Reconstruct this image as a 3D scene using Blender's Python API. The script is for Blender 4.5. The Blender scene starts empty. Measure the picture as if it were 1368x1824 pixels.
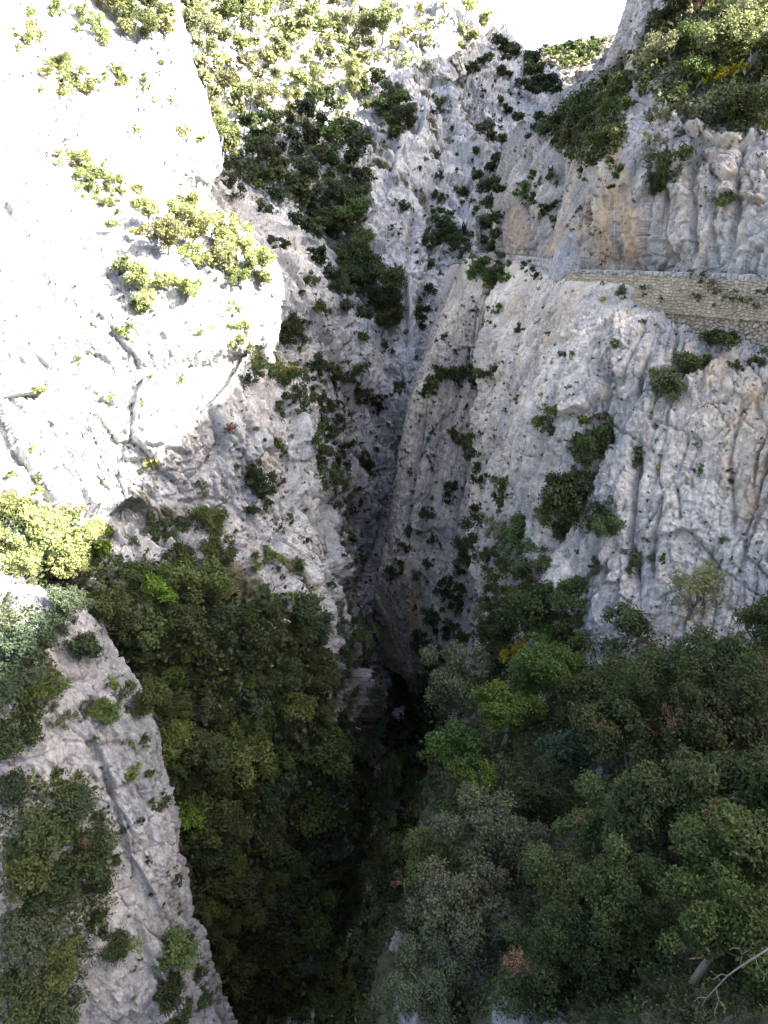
import bpy, math, random
import numpy as np
from mathutils import Vector, Matrix, Quaternion

# ------------------------------------------------------------------ camera, sky, sun, exposure
scene = bpy.context.scene
PITCH = math.radians(22.0)
F = 1216.0                                   # focal length in pixels of the 1368 x 1824 photograph
cam_d = bpy.data.cameras.new("camera")
cam_d.sensor_fit = 'VERTICAL'; cam_d.sensor_height = 36.0; cam_d.lens = 24.0
cam_d.clip_start = 0.1; cam_d.clip_end = 20000.0
cam = bpy.data.objects.new("camera", cam_d)
scene.collection.objects.link(cam)
cam.location = (0, 0, 0); cam.rotation_euler = (math.pi / 2 - PITCH, 0, 0)
scene.camera = cam

SUN_EL = math.radians(35.0)
SUN_ROT = math.radians(104.0)                # clockwise from +Y
SUN = np.array([math.sin(SUN_ROT) * math.cos(SUN_EL), math.cos(SUN_ROT) * math.cos(SUN_EL), math.sin(SUN_EL)])
world = bpy.data.worlds.new("World"); scene.world = world; world.use_nodes = True
wn = world.node_tree; bg = wn.nodes['Background']
sky = wn.nodes.new('ShaderNodeTexSky'); sky.sky_type = 'NISHITA'; sky.sun_disc = False
sky.sun_elevation = SUN_EL; sky.sun_rotation = SUN_ROT; sky.altitude = 300; sky.dust_density = 7.0; sky.air_density = .8; sky.ozone_density = .4
wn.links.new(sky.outputs[0], bg.inputs[0]); bg.inputs[1].default_value = 0.10
sun_d = bpy.data.lights.new("sun", 'SUN'); sun_d.energy = 5.0; sun_d.angle = math.radians(0.5); sun_d.color = (1.0, 0.95, 0.88)
sun_o = bpy.data.objects.new("sun", sun_d); scene.collection.objects.link(sun_o)
sun_o.rotation_mode = 'QUATERNION'; sun_o.rotation_quaternion = Vector(SUN).to_track_quat('Z', 'Y')
scene.view_settings.view_transform = 'Standard'; scene.view_settings.look = 'None'
scene.view_settings.gamma = 1.0; scene.view_settings.use_curve_mapping = False
scene.view_settings.exposure = 3.2
cy = scene.cycles
cy.max_bounces = 8; cy.diffuse_bounces = 6; cy.glossy_bounces = 2; cy.transmission_bounces = 2; cy.transparent_max_bounces = 4
cy.caustics_reflective = False; cy.caustics_refractive = False
cy.use_denoising = True; cy.use_adaptive_sampling = False

rng = np.random.default_rng(7); random.seed(7)
CP, SP = math.cos(PITCH), math.sin(PITCH)
FWD = np.array([0, CP, -SP]); UP = np.array([0, SP, CP]); RT = np.array([1.0, 0, 0])

def unproject(px, py, d):                    # a direction of the photograph at a depth in metres -> a point of the place
    return d * (FWD + RT * (px - 684.0) / F + UP * (912.0 - py) / F)

def project(P):
    P = np.atleast_2d(P)
    d = P @ FWD
    return 684 + F * (P @ RT) / d, 912 - F * (P @ UP) / d, d

# ------------------------------------------------------------------ noise
def h3(ix, iy, iz, s):
    n = (ix.astype(np.int64) * 73856093) ^ (iy.astype(np.int64) * 19349663) ^ (iz.astype(np.int64) * 83492791) ^ (s * 2654435761)
    n = n & 0xffffffff
    n = ((n ^ (n >> 15)) * 0x2c1b3c6d) & 0xffffffff
    n = ((n ^ (n >> 12)) * 0x297a2d39) & 0xffffffff
    n = n ^ (n >> 15)
    return n.astype(np.float64) / 4294967295.0

def vnoise(p, s=0):
    i = np.floor(p).astype(np.int64); f = p - i
    f = f * f * f * (f * (f * 6 - 15) + 10)
    r = 0
    for a in (0, 1):
        wa = f[:, 0] if a else 1 - f[:, 0]
        for b in (0, 1):
            wb = f[:, 1] if b else 1 - f[:, 1]
            for c in (0, 1):
                wc = f[:, 2] if c else 1 - f[:, 2]
                r = r + wa * wb * wc * h3(i[:, 0] + a, i[:, 1] + b, i[:, 2] + c, s)
    return r * 2 - 1

def fbm(p, o=4, s=0, gain=0.5):
    r = 0; a = 1.0; t = 0
    for k in range(o):
        r = r + a * vnoise(p * (2.03 ** k) + 17.3 * k, s + k); t += a; a *= gain
    return r / t

def cells(p, s=0):
    i = np.floor(p - 0.5).astype(np.int64)
    n = len(p)
    f1 = np.full(n, 9.0); f2 = np.full(n, 9.0); val = np.zeros(n); tilt = np.zeros(n)
    for a in (0, 1):
        for b in (0, 1):
            for c in (0, 1):
                x, y, z = i[:, 0] + a, i[:, 1] + b, i[:, 2] + c
                q = p - np.stack([x + .5 + .75 * (h3(x, y, z, s) - .5), y + .5 + .75 * (h3(x, y, z, s + 1) - .5), z + .5 + .75 * (h3(x, y, z, s + 2) - .5)], 1)
                d = np.sqrt((q * q).sum(1))
                g = np.stack([h3(x, y, z, s + 3) - .5, h3(x, y, z, s + 4) - .5, h3(x, y, z, s + 5) - .5], 1) * 2
                near = d < f1
                f2 = np.where(near, f1, np.minimum(f2, d))
                val = np.where(near, h3(x, y, z, s + 6) - .5, val); tilt = np.where(near, (g * q).sum(1), tilt)
                f1 = np.where(near, d, f1)
    return f1, f2 - f1, val, tilt

def rock_displacement(P, sc, amp, seed, tiltx=0.0, blk=1.0, flute=1.0, strike=1.0):
    """Height of fractured limestone above the smooth form: tall blocks, flutes, cracks, crumbs."""
    p = P.copy(); p[:, 0] += tiltx * p[:, 2]
    p = p + .55 * sc * np.stack([fbm(P / (4 * sc), 3, seed + 90), fbm(P / (4 * sc), 3, seed + 91), fbm(P / (4 * sc), 3, seed + 92)], 1)
    open_ = np.clip(.5 + 1.6 * fbm(P / (7 * sc), 2, seed + 95), 0, 1)        # joints gape in places only
    d = (.6 + .6 * blk) * fbm(P / (13 * sc) * np.array([1, 1, .4]), 3, seed)
    _, e, v, t = cells(p * np.array([1, 1, .3]) / (5.2 * sc), seed + 10)
    d += blk * (1.5 * v + 1.5 * t) - 0.45 * open_ * np.exp(-(e / 0.03) ** 2)
    _, e, v, t = cells(p * np.array([1, 1, .42]) / (1.9 * sc), seed + 20)
    d += blk * (0.50 * v + 0.75 * t) - 0.22 * open_ * np.exp(-(e / 0.05) ** 2)
    def groove(q, w, sd): return np.maximum(0, 1 - np.abs(vnoise(q, sd)) / w)       # V-shaped joints
    w0 = P.copy(); w0[:, 0] += tiltx * w0[:, 2]
    kn = math.hypot(1, strike); u = (w0[:, 0] + strike * w0[:, 1]) / kn + .25 * sc * fbm(P / (2.5 * sc), 2, seed + 97); o_ = (strike * w0[:, 0] - w0[:, 1]) / kn
    tall = np.stack([u, o_ * .10, P[:, 2] * .035], 1)                                          # straight upright joints
    m2 = np.clip(.5 + 1.8 * fbm(P / (5 * sc), 2, seed + 96), 0, 1)
    d -= flute * (.75 * open_ * groove(tall / (2.6 * sc), .10, seed + 30) + .38 * m2 * groove(tall / (1.0 * sc) + 9, .16, seed + 31) + .16 * groove(tall * np.array([1, 2, 2.5]) / (.45 * sc) + 4, .2, seed + 32))
    bed = np.stack([p[:, 0] * .12, p[:, 1] * .12, p[:, 2] + .35 * p[:, 0]], 1)                # bedding joints
    d -= .5 * (1 - open_) * groove(bed / (2.2 * sc), .07, seed + 36)
    _, e, v, t = cells(p * np.array([1, 1, .6]) / (0.75 * sc), seed + 40)
    d += (.4 + .6 * blk) * (0.26 * v + 0.44 * t)
    _, e, v, t = cells(p * np.array([1, 1, .7]) / (0.33 * sc), seed + 44)
    d += 0.12 * v + 0.20 * t + 0.16 * fbm(P * np.array([1, 1, .55]) / (0.7 * sc), 4, seed + 50, .7)
    return amp * d

# ------------------------------------------------------------------ meshes and tags
def tag(o, label=None, cat=None, group=None, kind=None):
    if label: o['label'] = label
    if cat: o['category'] = cat
    if group: o['group'] = group
    if kind: o['kind'] = kind
    return o

def np_mesh(name, V, quads, mat, smooth=True, attr=None):
    V = np.asarray(V, np.float32); Q = np.asarray(quads, np.int32); k = Q.shape[1]
    me = bpy.data.meshes.new(name)
    me.vertices.add(len(V)); me.vertices.foreach_set('co', V.ravel())
    me.loops.add(Q.size); me.loops.foreach_set('vertex_index', Q.ravel())
    me.polygons.add(len(Q)); me.polygons.foreach_set('loop_start', np.arange(0, Q.size, k, dtype=np.int32))
    me.polygons.foreach_set('loop_total', np.full(len(Q), k, np.int32))
    if smooth: me.polygons.foreach_set('use_smooth', np.ones(len(Q), bool))
    for an, av in (attr or {}).items():
        a = me.attributes.new(an, 'FLOAT', 'POINT'); a.data.foreach_set('value', np.asarray(av, np.float32))
    me.update(calc_edges=True); me.validate()
    if mat: me.materials.append(mat)
    return me

def link(name, me, parent=None):
    o = bpy.data.objects.new(name, me); scene.collection.objects.link(o)
    if parent: o.parent = parent
    return o

# ------------------------------------------------------------------ materials
class NT:
    def __init__(self, name):
        self.m = bpy.data.materials.new(name); self.m.use_nodes = True
        self.t = self.m.node_tree; self.bsdf = self.t.nodes['Principled BSDF']
    def n(self, typ, **kw):
        x = self.t.nodes.new(typ)
        for k, v in kw.items():
            if k.startswith('i_'):
                key = k[2:]
                x.inputs[int(key) if key.isdigit() else key].default_value = v
            else: setattr(x, k, v)
        return x
    def l(self, a, b): self.t.links.new(a, b)
    def mapped(self, sx, sy, sz):
        g = self.n('ShaderNodeNewGeometry'); mp = self.n('ShaderNodeMapping'); mp.inputs['Scale'].default_value = (sx, sy, sz)
        self.l(g.outputs['Position'], mp.inputs['Vector']); return mp.outputs[0]
    def noise(self, vec, scale, detail=5, rough=.6, dist=0.0):
        x = self.n('ShaderNodeTexNoise'); x.inputs['Scale'].default_value = scale; x.inputs['Detail'].default_value = detail
        x.inputs['Roughness'].default_value = rough; x.inputs['Distortion'].default_value = dist
        self.l(vec, x.inputs['Vector']); return x.outputs[0]
    def ramp(self, fac, stops):
        r = self.n('ShaderNodeValToRGB'); e = r.color_ramp.elements
        while len(e) < len(stops): e.new(0.5)
        for q, (p, c) in zip(e, stops):
            q.position = p; q.color = (c, c, c, 1) if isinstance(c, (int, float)) else (*c, 1)
        self.l(fac, r.inputs[0]); return r.outputs[0]
    def mix(self, fac, a, b, mode='MIX'):
        x = self.n('ShaderNodeMix', data_type='RGBA', blend_type=mode)
        for s, v in ((x.inputs[0], fac), (x.inputs[6], a), (x.inputs[7], b)):
            if isinstance(v, (int, float)): s.default_value = v
            elif isinstance(v, tuple): s.default_value = (*v, 1)
            else: self.l(v, s)
        return x.outputs[2]
    def mul(self, a, b):
        x = self.n('ShaderNodeMath', operation='MULTIPLY')
        for s, v in ((x.inputs[0], a), (x.inputs[1], b)):
            if isinstance(v, (int, float)): s.default_value = v
            else: self.l(v, s)
        return x.outputs[0]

def rock_material(name, sc=1.0, light=(.46, .435, .40), ochre=.25, specks=.5, bump=.75):
    """Weathered limestone: pale grey, blue-grey lichen, ochre seeps, black water streaks, holes and lichen specks."""
    t = NT(name); iso = t.mapped(1, 1, 1); tall = t.mapped(1, 1, .16)
    a = t.noise(iso, .09 / sc, 6, .62)
    dark = tuple(c * k for c, k in zip(light, (.60, .62, .66)))
    col = t.mix(t.ramp(a, [(.42, 0), (.62, 1)]), dark, light)
    b = t.noise(tall, .55 / sc, 7, .68, .4)
    col = t.mix(t.mul(t.ramp(b, [(.5, 0), (.68, 1)]), .42), col, (.30, .31, .335))
    o = t.noise(tall, .13 / sc, 5, .6); o2 = t.noise(iso, .5 / sc, 4, .6)
    col = t.mix(t.mul(t.mul(t.ramp(o, [(.5, 0), (.66, 1)]), t.ramp(o2, [(.35, .2), (.65, 1)])), ochre), col, (.47, .32, .17))
    st = t.noise(tall, .95 / sc, 6, .72, .3)
    col = t.mix(t.mul(t.ramp(st, [(.57, 0), (.68, 1)]), .62), col, (.085, .085, .085))
    ck = t.noise(t.mapped(1, 1, .07), 1.9 / sc, 5, .75, .6)
    col = t.mix(t.mul(t.ramp(ck, [(.60, 0), (.66, 1)]), .6), col, (.07, .07, .065))
    # holes and dark lichen specks of their own shape
    v = t.n('ShaderNodeTexVoronoi'); v.inputs['Scale'].default_value = 1.05 / sc; v.inputs['Randomness'].default_value = 1.0
    w = t.noise(iso, 2.2 / sc, 3, .6)
    ad = t.n('ShaderNodeMix', data_type='VECTOR'); ad.inputs[0].default_value = .0
    t.l(t.mapped(1, 1, .6), v.inputs['Vector'])
    dd = t.n('ShaderNodeMath', operation='ADD'); t.l(v.outputs['Distance'], dd.inputs[0]); t.l(t.mul(w, .35), dd.inputs[1])
    msk = t.ramp(dd.outputs[0], [(.30, 1), (.38, 0)])
    cl = t.ramp(t.noise(iso, .16 / sc, 3, .5), [(.40, 0), (.54, 1)])
    col = t.mix(t.mul(t.mul(msk, cl), specks), col, (.07, .075, .055))
    fine = t.noise(iso, 5.0 / sc, 6, .7)
    col = t.mix(1.0, col, t.ramp(fine, [(.3, .66), (.68, 1.15)]), 'MULTIPLY')
    mid = t.noise(t.mapped(1, 1, .35), 1.5 / sc, 7, .72)
    col = t.mix(1.0, col, t.ramp(mid, [(.34, .66), (.62, 1.12)]), 'MULTIPLY')
    sn = t.n('ShaderNodeAttribute', attribute_name='stain')
    col = t.mix(t.mul(sn.outputs['Fac'], t.ramp(t.noise(tall, .7 / sc, 6, .65), [(.36, .1), (.6, 1)])), col, (.45, .285, .125))
    sa = t.n('ShaderNodeAttribute', attribute_name='soil')
    so = t.mix(t.ramp(t.noise(iso, 1.1 / sc, 6, .7), [(.35, 0), (.65, 1)]), (.035, .042, .02), (.10, .085, .055))
    col = t.mix(sa.outputs['Fac'], col, so)
    t.l(col, t.bsdf.inputs['Base Color'])
    t.bsdf.inputs['Roughness'].default_value = .92; t.bsdf.inputs['Specular IOR Level'].default_value = .2
    bp = t.n('ShaderNodeBump'); bp.inputs['Strength'].default_value = bump; bp.inputs['Distance'].default_value = .35 * sc
    hgt = t.n('ShaderNodeMath', operation='ADD'); t.l(t.noise(t.mapped(1, 1, .45), 1.6 / sc, 8, .68), hgt.inputs[0]); t.l(t.mul(msk, -.25), hgt.inputs[1])
    t.l(hgt.outputs[0], bp.inputs['Height']); t.l(bp.outputs[0], t.bsdf.inputs['Normal'])
    return t.m

def soil_material():
    t = NT("leaf_litter"); iso = t.mapped(1, 1, 1)
    c = t.mix(t.ramp(t.noise(iso, .8, 6, .7), [(.35, 0), (.65, 1)]), (.035, .045, .02), (.085, .075, .05))
    c = t.mix(t.ramp(t.noise(iso, .22, 5, .6), [(.56, 0), (.66, 1)]), c, (.26, .25, .235))
    t.l(c, t.bsdf.inputs['Base Color']); t.bsdf.inputs['Roughness'].default_value = 1
    bp = t.n('ShaderNodeBump'); bp.inputs['Strength'].default_value = .8; t.l(t.noise(iso, 3, 6, .7), bp.inputs['Height']); t.l(bp.outputs[0], t.bsdf.inputs['Normal'])
    return t.m

def foliage_material(name="foliage"):
    """Object colour sets the species, brightened for sunlit plants; every leaf varies in hue and value; leaves pass some light."""
    t = NT(name)
    oi = t.n('ShaderNodeObjectInfo'); at = t.n('ShaderNodeAttribute', attribute_name='leafv')
    hs = t.n('ShaderNodeHueSaturation')
    mr = t.n('ShaderNodeMapRange'); mr.inputs['From Min'].default_value = 0; mr.inputs['From Max'].default_value = 1
    mr.inputs['To Min'].default_value = .45; mr.inputs['To Max'].default_value = 1.7; t.l(at.outputs['Fac'], mr.inputs['Value'])
    mh = t.n('ShaderNodeMapRange'); mh.inputs['To Min'].default_value = .507; mh.inputs['To Max'].default_value = .488; t.l(at.outputs['Fac'], mh.inputs['Value'])
    if name == 'foliage': t.l(oi.outputs['Color'], hs.inputs['Color'])
    else:
        tc = t.n('ShaderNodeAttribute', attribute_name='tint'); t.l(tc.outputs['Color'], hs.inputs['Color']); t.l(mr.outputs[0], hs.inputs['Value']); t.l(mh.outputs[0], hs.inputs['Hue'])
    t.l(hs.outputs[0], t.bsdf.inputs['Base Color']); t.bsdf.inputs['Roughness'].default_value = .65
    t.bsdf.inputs['Specular IOR Level'].default_value = .18
    tr = t.n('ShaderNodeBsdfTranslucent'); mx = t.n('ShaderNodeMixShader'); mx.inputs[0].default_value = .28
    t.l(hs.outputs[0], tr.inputs[0]); t.l(t.bsdf.outputs[0], mx.inputs[1]); t.l(tr.outputs[0], mx.inputs[2])
    t.l(mx.outputs[0], t.t.nodes['Material Output'].inputs[0])
    return t.m

def plain(name, col, rough=.9, var=.3, scale=3.0, bump=.3):
    t = NT(name); iso = t.mapped(1, 1, 1)
    c = t.mix(t.noise(iso, scale, 6, .65), tuple(x * (1 - var) for x in col), tuple(min(1, x * (1 + var)) for x in col))
    t.l(c, t.bsdf.inputs['Base Color']); t.bsdf.inputs['Roughness'].default_value = rough
    bp = t.n('ShaderNodeBump'); bp.inputs['Strength'].default_value = bump; t.l(t.noise(iso, scale * 4, 5, .6), bp.inputs['Height']); t.l(bp.outputs[0], t.bsdf.inputs['Normal'])
    return t.m

M_LEAF = foliage_material(); M_SCRUB = foliage_material('scrub_foliage')
M_BARK = plain("bark", (.13, .11, .09), .95, .4, 6)
M_TWIG = plain("bare_twig", (.12, .105, .095), .95, .3, 8)
M_SOIL = soil_material()
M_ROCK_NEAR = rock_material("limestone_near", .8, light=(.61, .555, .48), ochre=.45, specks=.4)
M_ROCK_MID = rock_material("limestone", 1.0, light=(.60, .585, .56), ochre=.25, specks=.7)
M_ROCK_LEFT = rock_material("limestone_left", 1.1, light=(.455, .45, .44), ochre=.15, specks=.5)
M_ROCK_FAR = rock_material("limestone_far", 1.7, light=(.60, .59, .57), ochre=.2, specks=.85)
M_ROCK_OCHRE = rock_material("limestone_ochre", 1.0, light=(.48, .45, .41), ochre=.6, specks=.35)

# ------------------------------------------------------------------ rock masses as lofted forms
def catmull(p0, p1, p2, p3, t):
    t = t[:, None]
    return .5 * ((2 * p1) + (-p0 + p2) * t + (2 * p0 - 5 * p1 + 4 * p2 - p3) * t * t + (-p0 + 3 * p1 - 3 * p2 + p3) * t ** 3)

def spline_axis(G, counts):                  # G: (rows, cols, 3) -> refine along axis 0
    out = []
    n = len(G)
    for i in range(n - 1):
        a, b = G[i], G[i + 1]
        p0 = G[i - 1] if i > 0 else 2 * a - b
        p3 = G[i + 2] if i + 2 < n else 2 * b - a
        ts = np.arange(counts[i]) / counts[i]
        for t in ts:
            tt = np.full(len(a), t)
            c = catmull(p0, a, b, p3, tt); lin = a + (b - a) * t
            out.append(.65 * c + .35 * lin)
    out.append(G[-1])
    return np.array(out)

LAYERS = {}

def fracture(V, breaks, seed):
    """Joints, gullies and slab edges followed from the photograph: ('crack'|'left'|'right', points, width, metres)."""
    px, py, d = project(V); jx = 2.5 * fbm(V / 2.0, 3, seed + 70); jy = 2.5 * fbm(V / 2.0, 3, seed + 71)
    px = px + jx; py = py + jy; out = np.zeros(len(V)); ok = d > 1
    for kind, pts, w, hgt in breaks:
        best = np.full(len(V), 1e9); side = np.zeros(len(V)); end = np.ones(len(V)); n = len(pts) - 1
        for k in range(n):
            (ax, ay), (bx, by) = pts[k], pts[k + 1]; L = math.hypot(bx - ax, by - ay)
            t = ((px - ax) * (bx - ax) + (py - ay) * (by - ay)) / (L * L); tc = np.clip(t, 0, 1)
            qx = px - (ax + tc * (bx - ax)); qy = py - (ay + tc * (by - ay)); dist = np.hypot(qx, qy)
            cr = (bx - ax) * (py - ay) - (by - ay) * (px - ax)
            m = dist < best; best = np.where(m, dist, best); side = np.where(m, cr, side)
            pos = (k + tc) / n; end = np.where(m, np.minimum(1, np.minimum(pos, 1 - pos) * 6 + .12), end)
        best = np.where(ok, best, 1e9)
        if kind == 'crack': out -= 1.15 * hgt * end * np.exp(-best / w)
        else:                                  # the named side of the line (seen from its start) stands forward
            sg = side < 0 if kind == 'left' else side > 0
            # travelling down the picture, the viewer's left is the line's negative side
            out += np.where(sg, hgt * end * np.exp(-best / w) * np.clip(best / 2.5, 0, 1), -.25 * hgt * end * np.exp(-best / (w * .4)))
    return out
ZW, ZH = 684, 912

def cliff(key, name, rows, mat, step=2.2, sc=1.0, amp=1.0, seed=1, tiltx=0.0, label='', cat='cliff', rough=True, maxn=300, rowamp=None, soil=None, breaks=(), blk=1.0, flute=1.0, soilcols=None, stains=(), strike=1.0):
    C = np.array([[unproject(*c[:3]) + (np.array(c[3:]) if len(c) > 3 else 0) for c in r] for r in rows])
    PX = np.array([[c[0] for c in r] for r in rows], float); PY = np.array([[c[1] for c in r] for r in rows], float)
    D = np.maximum(np.array([[c[2] for c in r] for r in rows], float), 1)
    off = (PX < -20) | (PX > 1390) | (PY < -30) | (PY > 1850)
    def counts(axis):
        a = np.moveaxis(C, axis, 0); d = np.moveaxis(D, axis, 0); of = np.moveaxis(off, axis, 0)
        res = []
        for i in range(len(a) - 1):
            L = np.linalg.norm(a[i + 1] - a[i], axis=1) * F / (.5 * (d[i] + d[i + 1]))
            px = np.hypot(np.moveaxis(PX, axis, 0)[i + 1] - np.moveaxis(PX, axis, 0)[i], np.moveaxis(PY, axis, 0)[i + 1] - np.moveaxis(PY, axis, 0)[i])
            L = np.minimum(L, px * 1.6 + 320)
            hid = of[i] | of[i + 1]
            L = np.where(of[i] & of[i + 1], L * .12, np.where(hid, L * .6, L))
            res.append(int(np.clip(math.ceil(L.max() / step), 3, maxn)))
        return res
    nr, nc = counts(0), counts(1)
    G = spline_axis(C, nr); G = np.moveaxis(spline_axis(np.moveaxis(G, 1, 0), nc), 0, 1)
    m, n = G.shape[:2]
    du = np.gradient(G, axis=1); dv = np.gradient(G, axis=0)
    N = np.cross(dv, du); N /= np.maximum(np.linalg.norm(N, axis=2, keepdims=True), 1e-9)
    V = G.reshape(-1, 3); N = N.reshape(-1, 3)
    mid = G[m // 2, n // 2]; k = (m // 2) * n + n // 2
    # normals point to the open air (towards the camera side at the middle of the form)
    s = np.sign(np.median((N * -V).sum(1)))
    N = N * s
    if rough:
        dd = rock_displacement(V, sc, amp, seed, tiltx, blk, flute, strike)
        if rowamp:
            at = np.r_[0, np.cumsum(nr)]; ra = np.interp(np.arange(m), at, rowamp)
            dd = dd * np.repeat(ra, n)
        if breaks: dd = dd + fracture(V, breaks, seed)
        V = V + N * dd[:, None]
    idx = np.arange(m * n).reshape(m, n)
    Q = np.stack([idx[:-1, :-1], idx[1:, :-1], idx[1:, 1:], idx[:-1, 1:]], -1).reshape(-1, 4)
    if s > 0: pass
    so = np.zeros(m * n)
    if soil:
        at = np.r_[0, np.cumsum(nr)]; so = np.repeat(np.interp(np.arange(m), at, soil), n)
        if soilcols: so = so * np.tile(np.interp(np.arange(n), np.r_[0, np.cumsum(nc)], soilcols), m)
        so = np.clip((so - .5 + .9 * fbm(V / 5, 4, seed + 7)) * 3.5 + .5, 0, 1) * (so > .02)
    stn = np.zeros(m * n)
    if stains:
        qx, qy, qd = project(V)
        for pts, w, a in stains:
            for (ax, ay), (bx, by) in zip(pts[:-1], pts[1:]):
                L2 = (bx - ax) ** 2 + (by - ay) ** 2; t = np.clip(((qx - ax) * (bx - ax) + (qy - ay) * (by - ay)) / L2, 0, 1)
                stn = np.maximum(stn, a * np.exp(-(np.hypot(qx - ax - t * (bx - ax), qy - ay - t * (by - ay)) / w) ** 2) * (qd > 1))
    me = np_mesh(name, V, Q, mat, smooth=False, attr={'soil': so, 'stain': stn})
    o = link(name, me); tag(o, label, cat, kind='structure')
    G2 = V.reshape(m, n, 3); du = np.gradient(G2, axis=1); dv = np.gradient(G2, axis=0)
    N2 = np.cross(dv, du) * s; N2 = (N2 / np.maximum(np.linalg.norm(N2, axis=2, keepdims=True), 1e-9)).reshape(-1, 3)
    px, py, d = project(V)
    ok = (d > 1) & (px >= 0) & (px < 1368) & (py >= 0) & (py < 1824)
    cell = (py[ok] / 2).astype(int) * ZW + (px[ok] / 2).astype(int)
    vi = np.nonzero(ok)[0]; order = np.argsort(-d[ok], kind='stable')
    zb = np.full(ZW * ZH, np.inf); zi = np.full(ZW * ZH, -1)
    zb[cell[order]] = d[ok][order]; zi[cell[order]] = vi[order]
    LAYERS[key] = dict(V=V, N=N2, zb=zb.reshape(ZH, ZW), zi=zi.reshape(ZH, ZW), smoothN=N)
    return o

def surface(px, py, keys=None, rad=3):
    """The point of the built rock that the direction (px, py) of the photograph meets."""
    best = None
    x, y = int(px / 2), int(py / 2)
    for k, L in LAYERS.items():
        x0, x1, y0, y1 = max(0, x - rad), min(ZW, x + rad + 1), max(0, y - rad), min(ZH, y + rad + 1)
        if x0 >= x1 or y0 >= y1: continue
        zb = L['zb'][y0:y1, x0:x1]
        # nearest filled cell to the centre
        yy, xx = np.nonzero(np.isfinite(zb))
        if len(yy) == 0: continue
        dist = (yy + y0 - y) ** 2 + (xx + x0 - x) ** 2
        j = np.argmin(dist + zb[yy, xx] * 1e-3)
        d = zb[yy[j], xx[j]]
        if best is None or d < best[0]: best = (d, k, L['zi'][yy[j] + y0, xx[j] + x0])
    if best is None: return None
    if keys and best[1] not in keys: return None
    L = LAYERS[best[1]]
    return L['V'][best[2]], L['N'][best[2]], best[1], best[0]

# ------------------------------------------------------------------ the gorge (rows run from top to bottom; px, py of the photograph and depth in m)
cliff('A', 'cliff', [
 [(-350,-200,60),(0,-200,80),(120,-200,88),(220,-200,94),(290,-200,98),(302,-200,112),(280,-200,140)],
 [(-350,0,55),(0,0,74),(120,0,82),(220,10,88),(306,0,95),(314,0,108),(290,0,140)],
 [(-350,65,53),(0,70,71),(125,70,79),(232,75,85),(322,66,93),(334,66,107),(310,66,140)],
 [(-350,150,52),(0,150,68),(130,150,76),(240,150,83),(353,150,92),(362,150,106),(340,150,140)],
 [(-350,290,50),(0,290,64),(130,290,72),(250,290,80),(380,285,90),(386,287,104),(365,290,140)],
 [(-350,360,48),(0,350,62),(130,350,70),(250,340,78),(353,345,91),(362,350,105),(350,360,140)],
 [(-350,420,46),(0,400,58),(130,400,66),(260,395,70),(385,385,80),(398,388,96),(385,400,140)],
 [(-350,480,45),(0,480,56),(140,480,62),(290,470,66),(479,466,76),(486,470,92),(470,480,140)],
 [(-350,550,45),(0,550,55),(150,560,60),(310,560,65),(490,545,75),(497,547,90),(480,560,140)],
 [(-350,640,45),(0,620,54),(140,620,59),(300,625,64),(478,618,75),(484,622,90),(475,640,140)],
 [(-350,670,45),(0,660,54),(140,660,59),(290,662,64),(436,645,75),(480,650,88),(490,650,140)],
 [(-350,700,45),(0,700,53),(145,705,58),(300,700,62),(470,682,73),(535,690,88),(530,690,140)],
 [(-350,770,45),(0,760,53),(150,770,57),(305,770,61),(512,760,71),(552,770,85),(550,770,140)],
 [(-350,860,44),(0,850,52),(150,850,57),(312,855,60.5),(518,850,70.5),(572,870,85),(570,870,140)],
 [(-350,950,43),(0,905,51),(150,925,56),(322,930,60),(540,930,69.5),(592,965,84),(590,965,140)],
 [(-350,1060,38),(0,975,45),(150,980,52),(335,1000,57),(562,1010,69),(610,1045,84),(605,1045,140)],
 [(-350,1200,34),(0,1060,44),(160,1075,50),(365,1080,56),(577,1085,68),(630,1115,84),(626,1115,140)],
 [(-350,1350,34),(20,1180,46),(220,1200,54),(400,1200,60),(592,1195,70),(640,1215,86),(636,1210,140)],
 [(-350,1500,36),(60,1350,50),(280,1360,58),(440,1360,64),(604,1350,74),(656,1355,91),(654,1355,130)],
 [(-350,1700,38),(120,1560,52),(320,1560,60),(470,1560,67),(596,1550,76),(648,1550,90),(650,1560,120)],
 [(-350,1900,42),(200,1800,56),(380,1800,63),(480,1800,69),(545,1800,76),(580,1800,88),(600,1800,110)],
 [(-300,2200,45),(250,2100,60),(400,2100,66),(490,2100,72),(530,2100,78),(560,2100,86),(590,2100,100)],
], M_ROCK_LEFT, sc=1.0, amp=1.05, seed=11, tiltx=.25, rowamp=[.38]*9+[.5,.6,.7,.8]+[1]*9, soil=[0]*14+[.35,.6,.75,.85,.85,.85,.85,.85], soilcols=[1,1,1,1,.6,.62,.62], breaks=[('left', [(505,700),(518,760),(525,850),(520,905)], 70, 2.2), ('left', [(545,690),(562,800),(578,900),(592,1000),(606,1060)], 45, 2.0), ('right', [(486,620),(432,648),(400,692),(340,752)][::-1], 40, 1.6),
 ('crack', [(330,860),(345,845),(385,805),(400,770)], 7, 1.0), ('crack', [(395,850),(398,900),(390,960)], 6, .9), ('left', [(150,930),(190,915),(230,895),(265,905)], 40, 2.4), ('left', [(0,712),(60,706),(130,700)], 22, 1.0), ('left', [(250,795),(300,800),(335,815)], 20, .8),
 ('crack', [(640,1080),(600,980),(585,900)], 10, 1.2), ('crack', [(440,760),(430,820),(450,900)], 6, .8), ('left', [(340,350),(362,358)], 20, 1.0), ('crack', [(225,930),(240,1000)], 8, .8)], label='tall pale limestone cliff, sunlit above and shaded below, along the left')

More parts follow.
